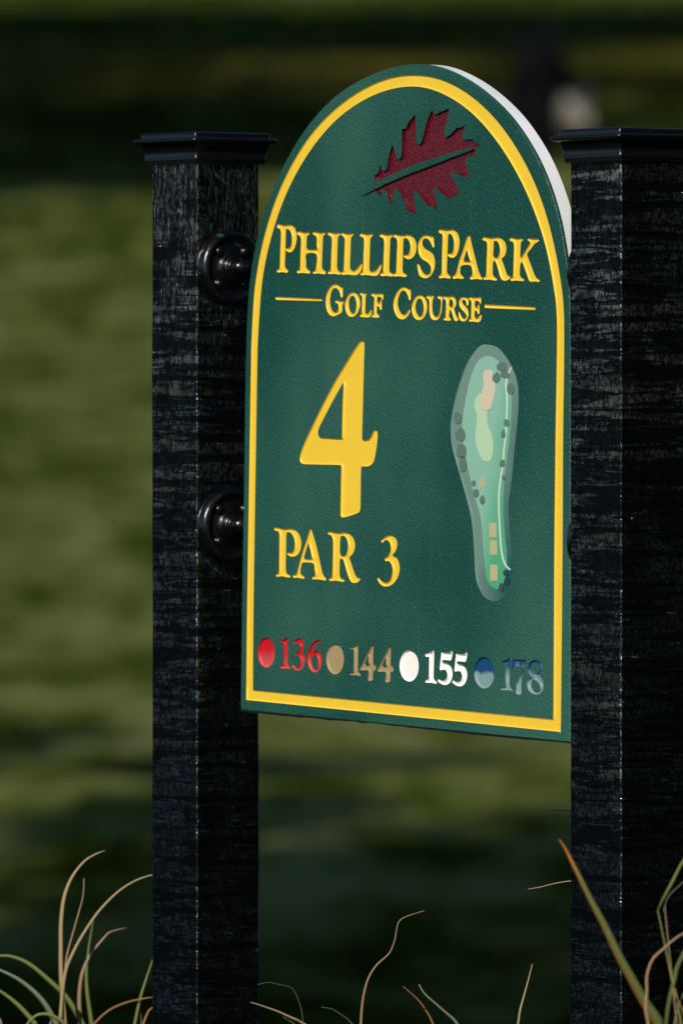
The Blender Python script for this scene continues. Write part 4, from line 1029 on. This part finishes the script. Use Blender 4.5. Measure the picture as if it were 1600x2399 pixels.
LEFT = [([(385,1262),(365,1000),(362,800),(365,640),(385,500),(430,390),(500,300),(570,255),(625,235)], 30, 25, 2, 'tan'),
        ([(378,1262),(380,1080),(395,880),(430,740),(470,600),(495,500),(500,400)], 14, 10, 6, 'pink'),
        ([(358,1262),(385,980),(440,830),(520,690),(600,580),(700,480),(800,415),(898,380),(960,372)], 24, 17, 5, 'tan'),
        ([(545,1262),(520,1080),(515,950),(530,800),(556,640)], 28, 22, 6, 'green'),
        ([(478,1262),(472,1100),(490,960),(540,850),(620,750),(660,715),(750,692)], 28, 20, 2, 'pink'),
        ([(490,1262),(400,1110),(300,1010),(180,910),(80,865),(0,858),(-70,870)], 36, 32, 12, 'green'),
        ([(335,1262),(250,1120),(130,1010),(0,942),(-80,920)], 40, 32, 12, 'grey'),
        ([(210,1262),(100,1140),(0,1065),(-70,1030)], 34, 26, 10, 'green'),
        ([(385,1262),(340,1228),(280,1204),(215,1214),(160,1270),(120,1340)], 28, 24, 14, 'green'),
        ([(800,1262),(830,1120),(860,1020),(900,900),(920,850)], 20, 17, 3, 'green'),
        ([(560,1262),(650,1180),(750,1135),(850,1112),(905,1105),(960,1110)], 12, 11, 4, 'orange'),
        ([(850,1262),(880,1190),(905,1165),(940,1140)], 14, 10, 3, 'orange'),
        ([(838,1262),(838,1200)], 8, 6, 2, 'dark'), ([(300,1262),(310,1240)], 12, 10, 3, 'grey'), ([(10,1262),(0,1230),(-30,1180)], 14, 10, 4, 'pink')]
for pts, a, b, c, m_ in LEFT:
    P = Z1(pts); dd = DL + rng.uniform(-.10, .10)
    e = P[0][0]
    blade(cl1, P, wid(len(P), a * 1.2, b * 1.12, c * .8, 2.529), dd, M_B[m_], (at(165 + (e - 165) * .35, 2399, dd).x, dd, 0), rng.uniform(-.3, .3))
DM = 10.75
cl2 = clump((at(930, 2399, DM).x, DM, 0), 'sparse thin grass clump below the sign between the posts')
MIDB = [([(800,1505),(815,1330),(850,1190),(910,1090),(1000,1005),(1040,910),(1050,850),(1065,790),(1100,755),(1180,725),(1248,705)], 22, 9, 2, 'pink'),
        ([(400,1505),(300,1455),(200,1410),(85,1370),(20,1350)], 24, 16, 4, 'pink'),
        ([(1480,1505),(1430,1450),(1350,1380),(1250,1290),(1210,1225)], 28, 18, 10, 'grey'),
        ([(1310,1505),(1260,1410),(1200,1330),(1100,1240)], 16, 12, 3, 'orange'),
        ([(740,1505),(680,1450),(600,1400),(520,1385)], 8, 6, 3, 'dark'), ([(400,1560),(380,1400),(320,1257),(220,1225),(150,1210),(70,1226)], 6, 4, 2, 'dark'),
        ([(330,1505),(290,1480),(250,1450)], 8, 6, 2, 'dark')]
for pts, a, b, c, m_ in MIDB:
    P = Z2(pts); dd = DM + rng.uniform(-.12, .12); e = P[0][0]
    blade(cl2, P, wid(len(P), a, b, c, 3.015), dd, M_B[m_], (at(930 + (e - 930) * .4, 2399, dd).x, dd, 0), rng.uniform(-.3, .3))
P = Z3([(355,1722),(370,1620),(400,1510),(435,1380),(460,1280)])
blade(cl2, P, wid(5, 20, 16, 4, 3.136), DM, M_B['tan'], (at(1120, 2399, DM).x, DM, 0), .2)
DB = 10.62
cl3 = clump((at(1420, 2399, DB).x, DB, 0), 'grass clump hidden behind the right post, two dry tips showing')
for pts, a, b, c, m_ in [([(1050,1722),(960,1200),(880,800),(800,690),(742,672),(620,690),(520,715),(430,730)], 14, 12, 3, 'tan'), ([(1000,1722),(900,900),(820,300),(780,180),(740,160),(650,152),(575,155)], 10, 6, 2, 'dark')]:
    P = Z3(pts); blade(cl3, P, wid(len(P), a, b, c, 3.136), DB, M_B[m_], (at(1420, 2399, DB).x, DB, 0), 0)
DR = 9.72
cl4 = clump((at(1575, 2399, DR).x, DR, 0), 'tall grass clump in front of the right post with one broad orange edged blade')
RIGHT = [([(1390,1722),(1290,1570),(1200,1410),(1100,1230),(1000,1020),(900,830),(810,650),(745,520),(700,430),(655,365)], 105, 72, 6, 'edge', 0),
         ([(1550,1722),(1520,1560),(1490,1430),(1450,1230),(1410,1030),(1380,885)], 26, 16, 8, 'green', .02),
         ([(1380,885),(1420,800),(1480,690),(1540,570),(1600,470),(1660,390)], 8, 30, 10, 'green', .02),
         ([(1440,1722),(1462,1560),(1500,1400),(1520,1310),(1560,1220),(1620,1110)], 18, 26, 18, 'green', -.35),
         ([(1520,1722),(1495,1500),(1480,1340),(1460,1150),(1435,900),(1432,850)], 10, 8, 4, 'pink', .0),
         ([(1310,1722),(1290,1600),(1300,1480),(1300,1370),(1340,1250),(1420,1170),(1500,1100),(1580,1050),(1680,1010)], 32, 22, 8, 'pink', -.05),
         ([(1590,1722),(1570,1640),(1530,1550),(1508,1460)], 14, 10, 5, 'orange', 0), ([(1500,1722),(1530,1600),(1568,1500),(1600,1420)], 12, 9, 4, 'green', .04),
         ([(1420,900),(1450,800),(1500,740),(1570,675)], 6, 5, 2, 'grey', .05)]
for pts, a, b, c, m_, dz in RIGHT:
    P = Z3(pts); dd = DR + dz; e = P[0][0]
    nob = pts[0][1] < 1700
    blade(cl4, P, wid(len(P), a, b, c, 3.136), dd, M_B[m_], None if nob else (at(1575 + (e - 1575) * .3, 2399, dd).x, dd, 0), rng.uniform(-.15, .15))
# unseen low shrubs added left of the posts to darken their lower gloss reflections
def shrub(x, y, h, r, label, seed):
    rs = np.random.RandomState(seed)
    s = empty('added_shrub', (x, y, ground_z(x, y))); tag(s, label, 'shrub', 'unseen shrubs added to darken post reflections')
    mesh_obj('stems', *tube([(0, 0, -.1), (.02, 0, h * .4), (0, .03, h * .8)], [.02, .015, .005], 6), M_BARK, s, True)
    cl = [(rs.uniform(-1, 1) * r * .75, rs.uniform(-1, 1) * r * .75, h * rs.uniform(.12, .8), r * .3) for _ in range(40)]
    mesh_obj('foliage', *leaves(cl, 70, .035, rs), M_CON, s)
shrub(-2.3, 11.2, .62, .55, 'nearest unseen shrub added left of the left post for its reflection', 71)
shrub(-3.4, 11.6, .70, .6, 'farther unseen shrub added left of the sign for its reflection', 72)
